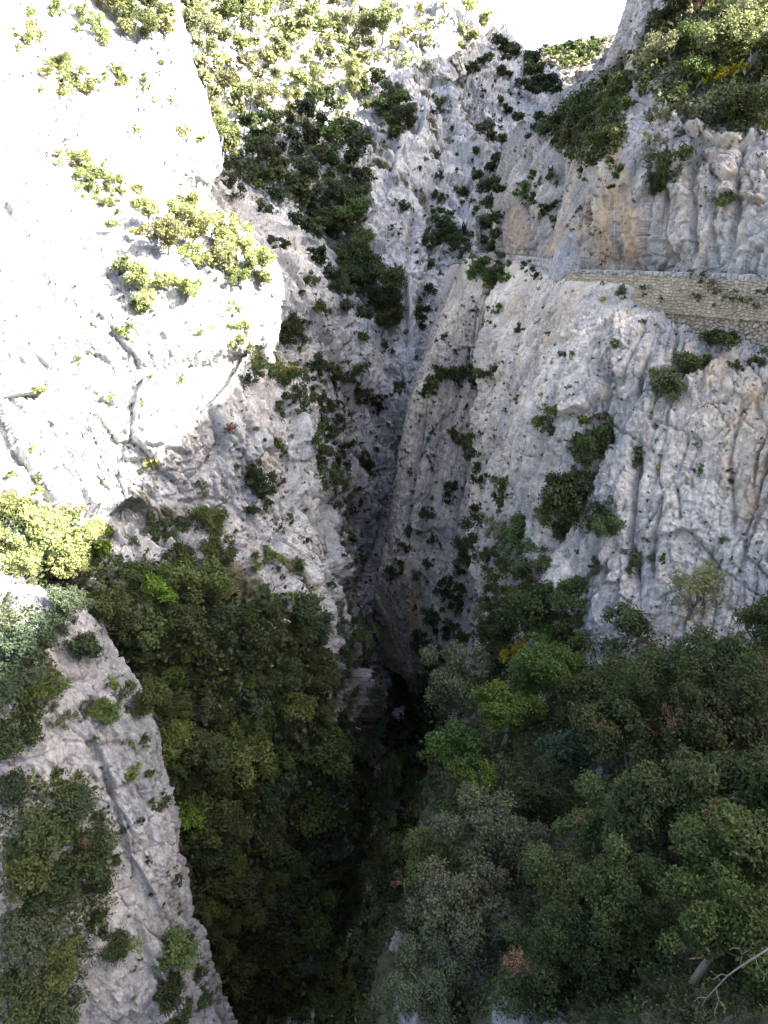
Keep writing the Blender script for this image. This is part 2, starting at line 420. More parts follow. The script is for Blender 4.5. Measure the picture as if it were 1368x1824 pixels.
cliff('B', 'rocky_spur', [
 [(-300,1000,34),(-40,1035,38),(0,1040,39),(25,1045,41),(32,1050,46),(28,1060,56)],
 [(-300,1100,33),(-20,1100,36),(60,1100,38),(137,1102,41),(140,1108,47),(132,1120,60)],
 [(-300,1200,32),(0,1200,35),(100,1200,38),(179,1195,41),(198,1200,47),(190,1210,62)],
 [(-300,1300,31),(20,1300,35),(140,1300,38),(247,1300,41),(250,1305,47),(242,1310,62)],
 [(-300,1430,31),(40,1420,35),(170,1420,38),(276,1410,41),(294,1415,48),(286,1420,62)],
 [(-300,1570,31),(60,1560,35),(200,1550,39),(306,1550,42),(312,1555,49),(305,1560,62)],
 [(-300,1700,31),(60,1700,35),(220,1690,39),(329,1680,43),(352,1685,50),(345,1690,62)],
 [(-300,1850,31),(60,1830,36),(240,1824,40),(386,1815,44),(402,1820,51),(396,1825,62)],
 [(-300,2050,32),(60,2060,38),(270,2060,42),(440,2050,46),(460,2050,54),(450,2060,62)],
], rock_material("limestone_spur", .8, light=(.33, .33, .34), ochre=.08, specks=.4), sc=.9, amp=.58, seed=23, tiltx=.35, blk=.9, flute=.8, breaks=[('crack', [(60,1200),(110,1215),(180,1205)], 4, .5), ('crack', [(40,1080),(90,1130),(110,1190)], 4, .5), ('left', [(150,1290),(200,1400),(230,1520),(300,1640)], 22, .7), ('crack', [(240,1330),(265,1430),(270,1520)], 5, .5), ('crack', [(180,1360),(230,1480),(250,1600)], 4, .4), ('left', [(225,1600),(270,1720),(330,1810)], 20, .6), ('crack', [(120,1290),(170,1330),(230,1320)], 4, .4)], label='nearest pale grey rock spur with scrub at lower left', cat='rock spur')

cliff('C', 'gorge_wall', [
 [(345,330,150),(400,350,155),(480,470,160),(564,540,166),(621,650,172),(669,740,178),(732,790,186),(790,830,195)],
 [(342,258,124),(392,282,127),(462,390,132),(562,482,138),(619,590,144),(668,678,150),(731,726,158),(790,765,167)],
 [(340,260,112),(390,285,115),(460,395,120),(560,488,126),(617,595,132),(666,682,138),(729,730,146),(788,770,155)],
 [(350,330,110),(405,350,113),(475,455,117),(560,545,122),(612,645,129),(660,725,136),(722,768,144),(780,800,153)],
 [(380,470,107),(425,500,109),(485,560,113),(555,640,117),(606,730,124),(652,795,133),(710,825,142),(760,850,151)],
 [(390,600,105),(440,630,106),(505,690,109),(553,750,113),(603,830,120),(646,880,130),(700,900,140),(748,920,149)],
 [(400,760,104),(460,790,105),(520,830,107),(563,880,110),(602,930,119),(640,970,128),(688,990,138),(740,1000,148)],
 [(440,950,103),(500,960,104),(550,990,105),(583,1020,109),(610,1050,117),(640,1080,126),(668,1085,136),(715,1100,146)],
 [(480,1150,102),(530,1160,103),(570,1170,104),(602,1185,108),(628,1200,115),(652,1205,123),(676,1195,132),(708,1200,142)],
 [(520,1350,100),(560,1350,101),(590,1350,102),(612,1350,106),(634,1350,111),(654,1340,118),(674,1310,126),(700,1300,135)],
 [(520,1600,98),(560,1600,98),(590,1600,99),(612,1600,102),(634,1600,106),(654,1580,110),(674,1550,118),(700,1500,128)],
], M_ROCK_MID, sc=1.25, amp=1.15, seed=37, tiltx=.3, breaks=[('crack', [(500,560),(555,660),(590,750),(612,860),(640,960)], 20, 4.0), ('right', [(445,420),(530,520),(582,610),(640,720),(690,860)][::-1], 40, 2.2), ('crack', [(650,880),(662,980),(655,1070)], 10, 3.0), ('crack', [(692,890),(682,1000),(668,1075)], 8, 2.5),
 ('left', [(600,620),(650,720),(700,800)], 30, 2.0), ('crack', [(430,330),(450,400),(490,480)], 8, 1.6), ('crack', [(620,860),(632,960),(630,1040)], 9, 2.0), ('crack', [(520,480),(545,545),(580,560),(610,600)], 6, 1.4)], label='shaded gorge wall with a diagonal rib and dark scrub, behind the left cliff', cat='cliff')

cliff('D', 'cliff', [
 [(250,-180,340),(400,-180,350),(540,-180,360),(660,-180,365),(740,-180,368),(780,-180,370),(800,-170,372),(805,-160,395),(790,-150,430)],
 [(280,0,262),(420,0,275),(550,0,290),(660,0,300),(735,0,305),(780,0,308),(800,0,310),(806,0,335),(790,0,380)],
 [(320,100,222),(440,100,236),(560,100,250),(665,100,258),(740,95,262),(785,95,262),(802,100,264),(808,104,290),(795,110,340)],
 [(350,210,195),(450,205,205),(560,205,215),(655,212,222),(730,190,230),(790,190,236),(812,190,240),(824,195,270),(815,205,320)],
 [(370,300,180),(460,300,185),(560,300,192),(650,290,201),(725,285,206),(800,290,216),(850,295,222),(860,298,250),(850,310,300)],
 [(400,400,170),(480,400,172),(570,400,177),(650,400,184),(730,400,189),(800,400,198),(854,400,206),(866,402,235),(860,410,290)],
 [(450,520,162),(520,520,163),(590,520,167),(660,520,171),(735,500,172),(790,520,184),(842,520,194),(870,520,225),(880,520,280)],
 [(500,640,158),(560,640,158),(620,640,160),(680,640,163),(740,640,163),(790,640,172),(840,640,182),(870,640,215),(890,640,270)],
 [(560,800,156),(600,800,156),(650,800,157),(690,800,158),(735,800,160),(785,800,165),(830,800,172),(870,800,205),(890,800,250)],
 [(580,1100,154),(610,1100,154),(650,1100,155),(690,1100,156),(735,1100,157),(785,1100,158),(830,1100,162),(870,1100,190),(890,1100,220)],
], M_ROCK_FAR, sc=1.9, amp=1.75, seed=41, tiltx=.2, soil=[.3,.28,.3,.36,.22,0,0,0,0,0], breaks=[('left', [(750,205),(740,255),(700,300),(690,345)], 40, 5.0), ('left', [(795,250),(842,298),(858,330),(825,365),(832,440)], 50, 5.0), ('left', [(722,490),(728,560),(748,645)], 26, 5.0), ('crack', [(658,330),(605,420),(640,480),(690,560),(664,650)], 24, 6.0), ('crack', [(765,330),(790,420),(772,520),(752,640)], 16, 5.0),
 ('right', [(640,230),(652,290),(646,340),(690,430)], 40, 4.0), ('crack', [(700,150),(690,220),(720,300)], 9, 3.0), ('crack', [(770,130),(790,220),(800,330)], 8, 3.0), ('crack', [(740,360),(735,450),(715,520)], 8, 3.5), ('left', [(860,90),(805,150),(812,230)][::-1], 30, 3.0)], label='far limestone cliff below a wooded sunlit plateau, middle of the gorge', cat='cliff')

cliff('F', 'ridge', [
 [(740,-120,440),(810,-50,440),(862,35,440),(886,90,440),(930,122,435),(970,145,430),(996,180,430),(1030,260,430),(1080,330,430)],
 [(742,-148,358),(812,-78,358),(864,6,358),(890,63,358),(932,93,355),(971,116,353),(999,151,351),(1031,231,349),(1081,301,349)],
 [(740,-150,345),(810,-80,345),(862,5,345),(888,62,345),(930,92,342),(970,115,340),(998,150,338),(1030,230,336),(1080,300,336)],
 [(750,0,320),(815,40,318),(860,90,315),(890,130,312),(930,155,310),(966,175,308),(1000,205,305),(1032,270,300),(1080,330,300)],
 [(770,150,300),(825,170,296),(865,200,290),(895,230,287),(930,250,284),(962,265,280),(994,290,276),(1030,340,270),(1080,400,270)],
 [(790,320,280),(835,330,272),(865,340,266),(895,350,262),(930,360,258),(960,370,254),(990,390,250),(1030,400,248),(1080,450,245)],
 [(800,470,262),(835,470,256),(865,470,252),(895,470,248),(930,470,245),(960,470,242),(990,480,240),(1030,490,238),(1080,520,236)],
 [(800,700,250),(835,700,246),(865,700,242),(895,700,238),(930,700,235),(960,700,232),(990,700,230),(1030,700,228),(1080,700,226)],
], M_ROCK_FAR, sc=2.2, amp=2.2, seed=53, label='far shaded ridge with a crest of dark trees, left of the sky gap', cat='ridge')

cliff('G', 'cliff', [
 [(1180,-250,150),(1195,-250,112),(1210,-250,92),(1230,-250,88),(1250,-250,84),(1290,-250,80),(1370,-250,78),(1480,-250,75),(1750,-250,70)],
 [(1122,0,150),(1136,0,102),(1145,0,82),(1160,0,78),(1180,0,75),(1220,0,71),(1290,0,68),(1400,0,65),(1700,0,60)],
 [(1090,88,150),(1104,88,104),(1115,88,81),(1130,88,75),(1152,88,70),(1190,88,66),(1280,88,62),(1400,88,58),(1700,88,52)],
 [(1040,142,160),(1055,141,125),(1068,143,98),(1096,140,88),(1136,130,71),(1180,130,65),(1275,135,60),(1400,135,56.5),(1700,135,50)],
 [(970,190,175),(990,186,140),(1005,183,116),(1060,180,102),(1122,175,73),(1170,175,64),(1270,175,58),(1400,175,55),(1700,175,49)],
 [(905,252,165),(926,250,132),(938,250,113),(1010,250,99),(1086,245,72),(1135,250,61),(1260,250,55),(1400,250,51),(1700,250,45)],
 [(878,332,165),(896,330,130),(908,330,110),(990,330,95),(1085,325,68),(1140,325,58),(1260,330,53),(1400,330,49),(1700,330,43)],
 [(870,400,165),(886,400,130),(896,400,109),(980,400,93),(1075,400,70),(1145,405,58),(1260,405,53),(1400,405,48),(1700,405,42)],
 [(874,446,165),(890,446,130),(900,446,108),(985,458,90),(1085,470,67),(1160,479,58),(1260,483,52.5),(1400,490,47),(1700,504,41)],
 [(878,500,165),(893,500,130),(903,500,110),(985,515,92),(1085,535,69),(1160,545,60),(1260,550,54.5),(1400,560,49),(1700,580,43)],
], M_ROCK_OCHRE, sc=1.0, amp=.72, seed=61, tiltx=-.1, strike=-.5, blk=1.0, flute=.7, stains=[([(985,445),(1040,410),(1095,370)], 26, .4), ([(1095,345),(1125,400),(1120,470)], 22, .62), ([(1065,420),(1070,470)], 20, .5), ([(925,380),(930,440)], 16, .4), ([(1095,260),(1105,310)], 12, .6)], breaks=[('right', [(1150,90),(1120,170),(1088,245),(1102,300),(1080,400),(1076,470)][::-1], 70, 2.2), ('crack', [(1182,330),(1178,400),(1180,475)], 7, 1.0), ('crack', [(1240,240),(1225,330),(1235,470)], 6, .9), ('crack', [(1330,220),(1310,320),(1290,470)], 6, .9), ('left', [(1210,240),(1290,260),(1368,225)], 24, 1.0),
 ('crack', [(1000,260),(985,350),(975,450)], 8, 1.6), ('crack', [(945,260),(930,350),(940,440)], 7, 1.4), ('crack', [(1045,280),(1030,380),(1035,465)], 7, 1.2), ('left', [(1240,350),(1300,335),(1368,350)], 18, .8), ('crack', [(1270,300),(1262,400),(1275,478)], 5, .7)], label='grey and ochre cliff rising straight above the road on the right', cat='cliff')

cliff('E', 'gorge_wall', [
 [(812,470,160),(826,466,118),(836,462,106),(868,462,102),(903,466,98),(930,468,90),(1015,486,67),(1172,490,60),(1375,500,53),(1750,520,44)],
 [(800,478,160),(820,470,115),(831,462,102),(865,465,97.5),(898,474,92),(916,474,82),(1010,500,61.6),(1170,504,54.8),(1375,520,49.2),(1750,545,39)],
 [(786,515,160),(806,511,114),(816,508,101),(855,508,97),(898,512,94),(910,512,80),(1008,524,60.6),(1170,548,54.8),(1375,580,50.4),(1750,600,38.6)],
 [(775,562,160),(792,557,114),(800,552,101),(845,550,97),(891,550,95),(902,550,78),(1010,562,59),(1165,572,53.4),(1375,622,50.2),(1750,630,38)],
 [(752,644,160),(762,640,116),(773,635,101.7),(822,640,98),(875,640,95),(888,640,76),(990,640,58),(1130,650,52),(1375,690,45.8),(1750,700,37)],
 [(735,730,160),(731,724,122),(737,718,102.3),(800,720,99),(867,720,95),(880,720,75),(980,720,57),(1120,740,50.5),(1375,760,44.5),(1750,780,36)],
 [(722,855,160),(709,852,128),(713,850,104.6),(785,850,101),(858,850,95),(872,850,73),(970,850,56),(1110,860,49),(1375,880,43.5),(1750,900,35)],
 [(700,995,165),(686,993,136),(690,990,107.4),(765,1000,102),(846,1000,94),(862,1000,71),(960,1000,55),(1100,1000,48),(1375,1010,43),(1750,1030,34)],
 [(685,1090,170),(668,1088,143),(673,1085,113),(750,1090,107),(845,1090,92),(866,1110,68),(960,1110,53),(1100,1130,47),(1375,1130,42),(1750,1150,34)],
 [(706,1186,170),(690,1184,146),(692,1182,123),(745,1200,113),(805,1190,91),(848,1200,66),(950,1210,51),(1100,1220,45),(1375,1220,40),(1750,1230,33)],
 [(738,1212,165),(728,1208,140),(722,1204,129),(752,1225,115),(806,1215,90.5),(842,1225,65.5),(948,1235,50.5),(1100,1240,44.6),(1375,1240,39.6),(1750,1250,32.6)],
 [(755,1275,160),(744,1268,140),(738,1258,126),(765,1290,111),(792,1290,89),(820,1300,64),(940,1300,49),(1100,1300,43),(1375,1300,38),(1750,1330,31)],
 [(755,1400,140),(764,1390,126),(762,1380,118),(775,1390,102),(785,1390,85),(810,1400,60),(930,1400,47),(1100,1400,41),(1375,1400,36),(1750,1430,29)],
], M_ROCK_NEAR, sc=.85, amp=.72, seed=71, tiltx=-.12, strike=-.38, stains=[([(1345,720),(1330,820),(1345,900)], 40, .45), ([(1020,520),(1000,600)], 16, .35), ([(925,480),(915,560)], 14, .35), ([(1210,640),(1300,660)], 22, .4), ([(735,1060),(738,1110)], 8, .7), ([(1360,840),(1310,870)], 16, .5)], blk=.5, flute=1.25, breaks=[('right', [(914,470),(903,550),(890,640),(880,720),(873,850),(864,1000),(868,1110)][::-1], 55, 2.6), ('left', [(1100,548),(1094,640),(1102,692)], 60, 1.3), ('left', [(1000,748),(1050,736),(1100,690)], 40, 1.2), ('right', [(1200,692),(1290,652),(1368,602)], 45, 1.3), ('crack', [(1088,745),(1062,800),(1022,900),(962,1000),(900,1090)], 15, 1.6), ('crack', [(1140,770),(1126,880),(1120,960),(1140,1085)], 8, 1.2),
 ('crack', [(1156,570),(1132,640),(1112,695)], 3.5, .5), ('crack', [(1175,570),(1150,660),(1140,720)], 3, .4), ('crack', [(1012,600),(985,720),(962,850),(940,960)], 6, .9), ('crack', [(952,500),(930,640),(906,800),(898,950)], 7, .9), ('crack', [(985,492),(966,600),(948,720)], 5, .7), ('crack', [(1182,880),(1165,960),(1160,1060)], 6, .8), ('crack', [(1275,960),(1255,1040),(1248,1110)], 6, .7), ('crack', [(1330,700),(1300,820),(1310,960)], 5, .6), ('crack', [(1230,760),(1205,850),(1215,950)], 4, .5),
 ('crack', [(822,480),(800,600),(780,640)], 6, 1.0), ('crack', [(852,520),(832,640),(792,760),(760,900),(742,1010)], 8, 1.4), ('crack', [(872,560),(842,760),(812,900),(790,1020)], 8, 1.4), ('right', [(766,652),(822,614),(882,602)], 40, 2.0), ('crack', [(760,720),(735,850),(715,980)], 6, 1.2), ('right', [(960,850),(945,930),(930,1040)][::-1], 25, .9), ('left', [(1205,948),(1250,946)], 10, .5), ('crack', [(1060,640),(1040,690),(1000,740)], 4, .5)], label='sheer pale limestone wall below the road on the right', cat='cliff', maxn=300, rowamp=[.05,.12,.45,.8,1,1,1,1,1,.8,.8,.8,1])

cliff('I', 'slope', [
 [(850,1195,70,-2,0,-14),(860,1190,66,-1,0,-3),(865,1190,63),(960,1175,52),(1100,1190,45),(1375,1160,40),(1750,1160,34)],
 [(800,1310,55,-5,4,-34),(800,1310,55,-2,1,-12),(802,1305,55),(950,1300,46),(1100,1300,40),(1375,1300,34),(1750,1330,28)],
 [(769,1450,46,-5,4,-34),(769,1450,46,-2,1,-12),(770,1450,46),(920,1450,39),(1090,1450,33),(1375,1450,27),(1750,1500,22)],
 [(740,1600,39,-5,3,-34),(740,1600,39,-2,1,-12),(742,1600,39),(900,1600,32),(1080,1600,27),(1375,1600,22),(1750,1680,18)],
 [(712,1750,33,-5,2,-34),(712,1750,33,-2,1,-12),(714,1750,33),(880,1750,27),(1070,1750,22),(1375,1760,17.5),(1750,1850,14)],
 [(690,1900,28,-5,1,-34),(690,1900,28,-2,0,-12),(692,1900,28),(850,1900,22),(1060,1920,18),(1375,1920,14),(1750,2000,11)],
 [(640,2200,22,-5,0,-34),(640,2200,22,-2,0,-12),(642,2200,22),(850,2200,16),(1060,2250,13),(1375,2250,10),(1750,2300,8)],
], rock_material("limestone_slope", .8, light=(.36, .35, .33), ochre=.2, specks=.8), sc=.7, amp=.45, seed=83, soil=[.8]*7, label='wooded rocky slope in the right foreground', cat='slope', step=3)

def sheet(key, name, fn, xs, ys, mat, label, cat):
    X, Y = np.meshgrid(xs, ys); V = np.stack([X.ravel(), Y.ravel(), fn(X.ravel(), Y.ravel())], 1)
    m, n = X.shape; idx = np.arange(m * n).reshape(m, n)
    Q = np.stack([idx[:-1, :-1], idx[:-1, 1:], idx[1:, 1:], idx[1:, :-1]], -1).reshape(-1, 4)
    o = link(name, np_mesh(name, V, Q, mat)); tag(o, label, cat, kind='structure')
    if key:
        px, py, d = project(V); ok = (d > 1) & (px >= 0) & (px < 1368) & (py >= 0) & (py < 1824)
        cell = (py[ok] / 2).astype(int) * ZW + (px[ok] / 2).astype(int); vi = np.nonzero(ok)[0]; order = np.argsort(-d[ok])
        zb = np.full(ZW * ZH, np.inf); zi = np.full(ZW * ZH, -1); zb[cell[order]] = d[ok][order]; zi[cell[order]] = vi[order]
        N = np.zeros_like(V); N[:, 2] = 1
        LAYERS[key] = dict(V=V, N=N, zb=zb.reshape(ZH, ZW), zi=zi.reshape(ZH, ZW), smoothN=N)
    return o

RIVER_Z = -84.0
def river_x(y):                              # course of the stream along the gorge floor
    return np.interp(y, [20, 45, 60, 90, 112, 122, 140, 170, 230], [-9, -8.2, -6, 1, 2.2, 2.0, 0, 0, 2])
def floor_z(x, y):
    r = np.abs(x - river_x(y))
    p = np.stack([x, y, 0 * x], 1)
    bank = np.clip((r - 2.6) / 3.0, 0, 1)
    pool = np.exp(-((y - 121) / 13.0) ** 2)
    rise = .9 - 1.6 * pool
    return RIVER_Z - 1.2 + bank * (2.6 + .25 * np.maximum(r - 4, 0)) + rise * (1 - bank) + 1.1 * fbm(p / 5, 4, 5) * (.4 + bank) + .5 * fbm(p / 1.3, 3, 6)
sheet('J', 'gorge_floor', floor_z, np.arange(-45, 45, .35), np.arange(18, 200, .45), M_SOIL, 'dark gorge floor with bushes along the stream', 'ground')
tw = NT("stream_water"); tw.bsdf.inputs['Base Color'].default_value = (.10, .095, .04, 1); tw.bsdf.inputs['Roughness'].default_value = .3
bpw = tw.n('ShaderNodeBump'); bpw.inputs['Strength'].default_value = .12; tw.l(tw.noise(tw.mapped(1, 1, 1), 1.3, 3, .5), bpw.inputs['Height']); tw.l(bpw.outputs[0], tw.bsdf.inputs['Normal'])
sheet(None, 'water', lambda x, y: RIVER_Z + 0 * x, np.linspace(-20, 20, 12), np.linspace(92, 200, 30), tw.m, 'still dark olive pool on the gorge floor', 'water')
sheet(None, 'ground', lambda x, y: -92 + 0 * x, np.array([-2400, 0, 2400]), np.array([-1500, 0, 2400]), M_SOIL, 'dark ground far below the cliffs', 'ground')

# distant hill beyond the gap
def hill_rows():
    out = []
    crest = [(700, 120), (860, 108), (920, 102), (955, 94), (1000, 89), (1040, 78), (1075, 70), (1110, 66), (1170, 56), (1300, 40)]
    for dy, d in ((40, 1800), (2, 1420), (0, 1350), (28, 1240), (60, 1150), (110, 1050), (220, 900), (420, 700)):
        out.append([(x, y + dy, d - (x - 950) * .3) for x, y in crest])
    return out
cliff('H', 'hill', hill_rows(), rock_material("limestone_hill", 7.0, light=(.42, .36, .29), ochre=.5, specks=.6), sc=9, amp=6, seed=97, soil=[.55,.6,.6,.55,.4,.3,.3,.3], label='distant sunlit wooded hill seen through the gap under the sky', cat='hill', step=3)

# the mountain on the right, out of frame: its crest draws the edge of the shade across the gorge
def crest_point(px, py, key, rx):
    s = surface(px, py, [key], 4)
    if s is None: return None
    P = s[0]; return P + (rx - P[0]) / SUN[0] * SUN
SHADE_EDGE = [(125, 1015, 'A', 100), (170, 930, 'A', 100), (238, 880, 'A', 100), (250, 845, 'A', 100), (330, 762, 'A', 100), (400, 692, 'A', 100), (430, 655, 'A', 100), (478, 610, 'A', 100),
              (480, 214, 'D', 140), (560, 212, 'D', 140), (605, 222, 'D', 140), (655, 222, 'D', 140), (640, 165, 'D', 140), (700, 128, 'D', 140), (795, 104, 'D', 150), (830, 110, 'F', 160)]
crest = [c for c in (crest_point(*k) for k in SHADE_EDGE) if c is not None]
crest += [np.array(c, float) for c in ((100, -150, 55), (100, -60, 62), (100, -10, 65.3), (100, 51, 64), (100, 58, 63.5), (100, 65, 65.5), (100, 70, 71), (102, 82, 100), (105, 95, 124), (118, 130, 138), (130, 170, 146), (175, 420, 190), (190, 600, 200))]
crest = np.array(sorted(crest, key=lambda c: c[1]))
CREST_Y = np.arange(-150, 600, 1.5)
cx = np.interp(CREST_Y, crest[:, 1], crest[:, 0]); cz = np.interp(CREST_Y, crest[:, 1], crest[:, 2])
cz = cz + 1.0 * fbm(np.stack([0 * CREST_Y, CREST_Y / 6, 0 * CREST_Y], 1), 4, 3)
K = np.stack([np.stack([cx + dx, CREST_Y, np.where(zz is None, cz, 0) + dz if zz is None else np.full_like(cz, zz)], 1) for dx, dz, zz in ((22, 0, -95), (14, 0, -20), (0, 0, None), (14, -4, None), (60, -30, None), (160, 0, -95))], 1)
kq = np.arange(K.shape[0] * 6).reshape(-1, 6)
link_k = link('mountain', np_mesh('mountain', K.reshape(-1, 3), np.stack([kq[:-1, :-1], kq[:-1, 1:], kq[1:, 1:], kq[1:, :-1]], -1).reshape(-1, 4), M_ROCK_FAR))
tag(link_k, 'grey mountainside rising behind the cliff above the road', 'mountain', kind='structure')

# ------------------------------------------------------------------ road, walls and rails on the right
def grid_obj(name, G, mat, parent=None, flip=False):
    m, n = G.shape[:2]; idx = np.arange(m * n).reshape(m, n)
    Q = np.stack([idx[:-1, :-1], idx[1:, :-1], idx[1:, 1:], idx[:-1, 1:]], -1).reshape(-1, 4)
    if flip: Q = Q[:, ::-1]
    return link(name, np_mesh(name, G.reshape(-1, 3), Q, mat), parent)

def empty(name, loc):
    o = bpy.data.objects.new(name, None); scene.collection.objects.link(o); o.location = loc; return o

RIM = [(800, 462, 116), (838, 456, 104), (872, 459, 98), (905, 462, 93), (930, 464, 84), (985, 474, 66), (1012, 482, 61), (1090, 484.5, 57.2), (1172, 487, 54), (1270, 490, 50), (1375, 494, 47), (1560, 510, 42)]
rimP = np.array([unproject(*r) for r in RIM])
def along(P, n):
    seg = np.r_[0, np.cumsum(np.linalg.norm(np.diff(P, axis=0), axis=1))]
    t = np.linspace(0, seg[-1], n); return np.stack([np.interp(t, seg, P[:, k]) for k in range(3)], 1)
rl = along(rimP, 90)
tan = np.gradient(rl, axis=0); tan[:, 2] = 0; tan /= np.linalg.norm(tan, axis=1, keepdims=True)
outw = np.stack([tan[:, 1], -tan[:, 0], 0 * tan[:, 0]], 1)          # to be pointed at the gorge
if (outw * -rl).sum(1).mean() < 0: outw = -outw
ROADZ = rl[:, 2:3] * np.array([[0, 0, 1.0]]) - np.array([[0, 0, .75]])
def lane(off, dz): 
    P = rl - outw * off; P = P.copy(); P[:, 2] = rl[:, 2] - .75 + dz; return P
M_ASPH = plain("asphalt", (.085, .085, .088), .9, .25, 2.5, .2)
road = grid_obj('road', np.stack([lane(.25, 0), lane(1.5, .03), lane(3.0, .05), lane(5.0, .03), lane(9.5, 0)], 0), M_ASPH)
tag(road, 'narrow asphalt road on the ledge below the ochre cliff', 'road', kind='structure')

def stone_material(name, a, b, gap):
    t = NT(name); iso = t.mapped(1, 1, 1); at = t.n('ShaderNodeAttribute', attribute_name='tone')
    c = t.mix(at.outputs['Fac'], a, b); c = t.mix(1.0, c, t.ramp(t.noise(iso, 3.5, 6, .7), [(.3, .7), (.7, 1.12)]), 'MULTIPLY')
    c = t.mix(1.0, c, t.ramp(t.noise(t.mapped(1, 1, .5), .45, 6, .7), [(.3, .62), (.62, 1.08)]), 'MULTIPLY')
    jt = t.n('ShaderNodeAttribute', attribute_name='joint'); c = t.mix(jt.outputs['Fac'], c, gap)
    t.l(c, t.bsdf.inputs['Base Color']); t.bsdf.inputs['Roughness'].default_value = .95
    bp = t.n('ShaderNodeBump'); bp.inputs['Strength'].default_value = .4; bp.inputs['Distance'].default_value = .1
    t.l(t.noise(iso, 9, 5, .65), bp.inputs['Height']); t.l(bp.outputs[0], t.bsdf.inputs['Normal'])
    return t.m
M_STONE = stone_material("rubble_stone", (.33, .27, .19), (.44, .375, .29), (.26, .22, .16))
M_COPING = stone_material("coping_stone", (.27, .265, .255), (.37, .36, .34), (.17, .165, .155))
M_ROUGH = stone_material("loose_rubble", (.29, .24, .175), (.41, .35, .27), (.15, .12, .085))

def masonry(name, line, ztop, zbot, batter, mat, size, parent, relief=.12, flat=.8, seed=0, outdir=None):
    """A rubble wall: real stones standing out of the joints; line is its top edge."""
    nh = 150; ts = np.linspace(0, 1, nh)
    P = along(line, max(60, int(np.linalg.norm(np.diff(line, axis=0), axis=1).sum() / .06)))
    tg = np.gradient(P, axis=0); tg[:, 2] = 0; tg /= np.linalg.norm(tg, axis=1, keepdims=True)
    ow = np.stack([tg[:, 1], -tg[:, 0], 0 * tg[:, 0]], 1)
    if (ow * -P).sum(1).mean() < 0: ow = -ow
    s = np.r_[0, np.cumsum(np.linalg.norm(np.diff(P, axis=0), axis=1))]
    zt = P[:, 2] + ztop; zb = P[:, 2] + zbot
    Z = zt[None] + (zb - zt)[None] * ts[:, None]
    S = np.repeat(s[None], nh, 0); H = (P[:, 2][None] - Z)
    base = P[None] + ow[None] * (batter * np.maximum(H, 0))[..., None]; base[..., 2] = Z
    q = np.stack([S / size, Z / (size * flat), 0 * S + .5], -1).reshape(-1, 3)
    q = q + .25 * np.stack([fbm(q / 2, 2, seed + 1), fbm(q / 2, 2, seed + 2), 0 * q[:, 0]], 1)
    f1, e, v, tl = cells(q, seed + 5)
    j = np.exp(-(e / .13) ** 2).reshape(S.shape)
    d = (relief * (.5 + v + .35 * tl)).reshape(S.shape) - relief * 1.3 * j + .03 * fbm(q * 3, 3, seed + 8).reshape(S.shape)
    V = base + ow[None] * d[..., None]
    top = V[:1] - ow[None] * .55
    V = np.concatenate([top, V], 0)
    o = grid_obj(name, V, mat, parent)
    me = o.data
    for an, av in (('tone', (v + .5).reshape(S.shape)), ('joint', j * .8)):
        a = me.attributes.new(an, 'FLOAT', 'POINT'); a.data.foreach_set('value', np.concatenate([av[:1], av], 0).ravel().astype(np.float32))
    return o

near = np.array([unproject(*r) for r in ((1010, 480, 60.9), (1090, 482, 57.2), (1172, 484.5, 54), (1270, 487.5, 50), (1375, 491, 46.8), (1560, 505, 42), (1700, 520, 38))])
wroot = empty('retaining_wall', near[2] + np.array([0, 0, -6]))
tag(wroot, 'ochre rubble retaining wall with grey coping carrying the near road', 'stone wall')
wroot_inv = Matrix.Translation(-Vector(wroot.location))
def under(o, root): o.parent = root; o.matrix_parent_inverse = Matrix.Translation(-Vector(root.location)); return o
under(masonry('mortared_face', near, -.36, -3.0, .10, M_STONE, .33, None, .09, .7, 1), wroot)
under(masonry('rubble_base', near + np.array([0, 0, -2.9]), 0, -7.0, .16, M_ROUGH, .38, None, .15, .75, 2), wroot)
cop = masonry('coping', near, 0.02, -.36, .0, M_COPING, .42, None, .10, 1.0, 3); under(cop, wroot)

far = np.array([unproject(*r) for r in ((833, 450.5, 104), (872, 452, 98), (905, 454.5, 93), (940, 457, 82), (984, 463, 67.5))])
froot = empty('parapet', far[2]); tag(froot, 'low grey stone parapet along the farther stretch of road', 'parapet')
under(masonry('parapet_face', far, 0.0, -1.5, .03, M_COPING, .7, None, .12, .9, 5), froot)

def tube(P, R, k=6):
    """vertices and quads of a tapered tube along P"""
    P = np.asarray(P, float); R = np.asarray(R, float); V = []; n = len(P)
    T = np.gradient(P, axis=0)
    for i in range(n):
        t = T[i] / max(np.linalg.norm(T[i]), 1e-9); a = np.cross(t, [0.3, .2, 1.0]); 
        if np.linalg.norm(a) < 1e-3: a = np.cross(t, [1, 0, 0])
        a /= np.linalg.norm(a); b = np.cross(t, a)
        for j in range(k):
            w = 2 * math.pi * j / k; V.append(P[i] + R[i] * (a * math.cos(w) + b * math.sin(w)))
    Q = [(i * k + j, i * k + (j + 1) % k, (i + 1) * k + (j + 1) % k, (i + 1) * k + j) for i in range(n - 1) for j in range(k)]
    return np.array(V), np.array(Q)

def merge(parts):
    V = []; Q = []; o = 0
    for v, q in parts: V.append(v); Q.append(q + o); o += len(v)
    return np.concatenate(V), np.concatenate(Q)

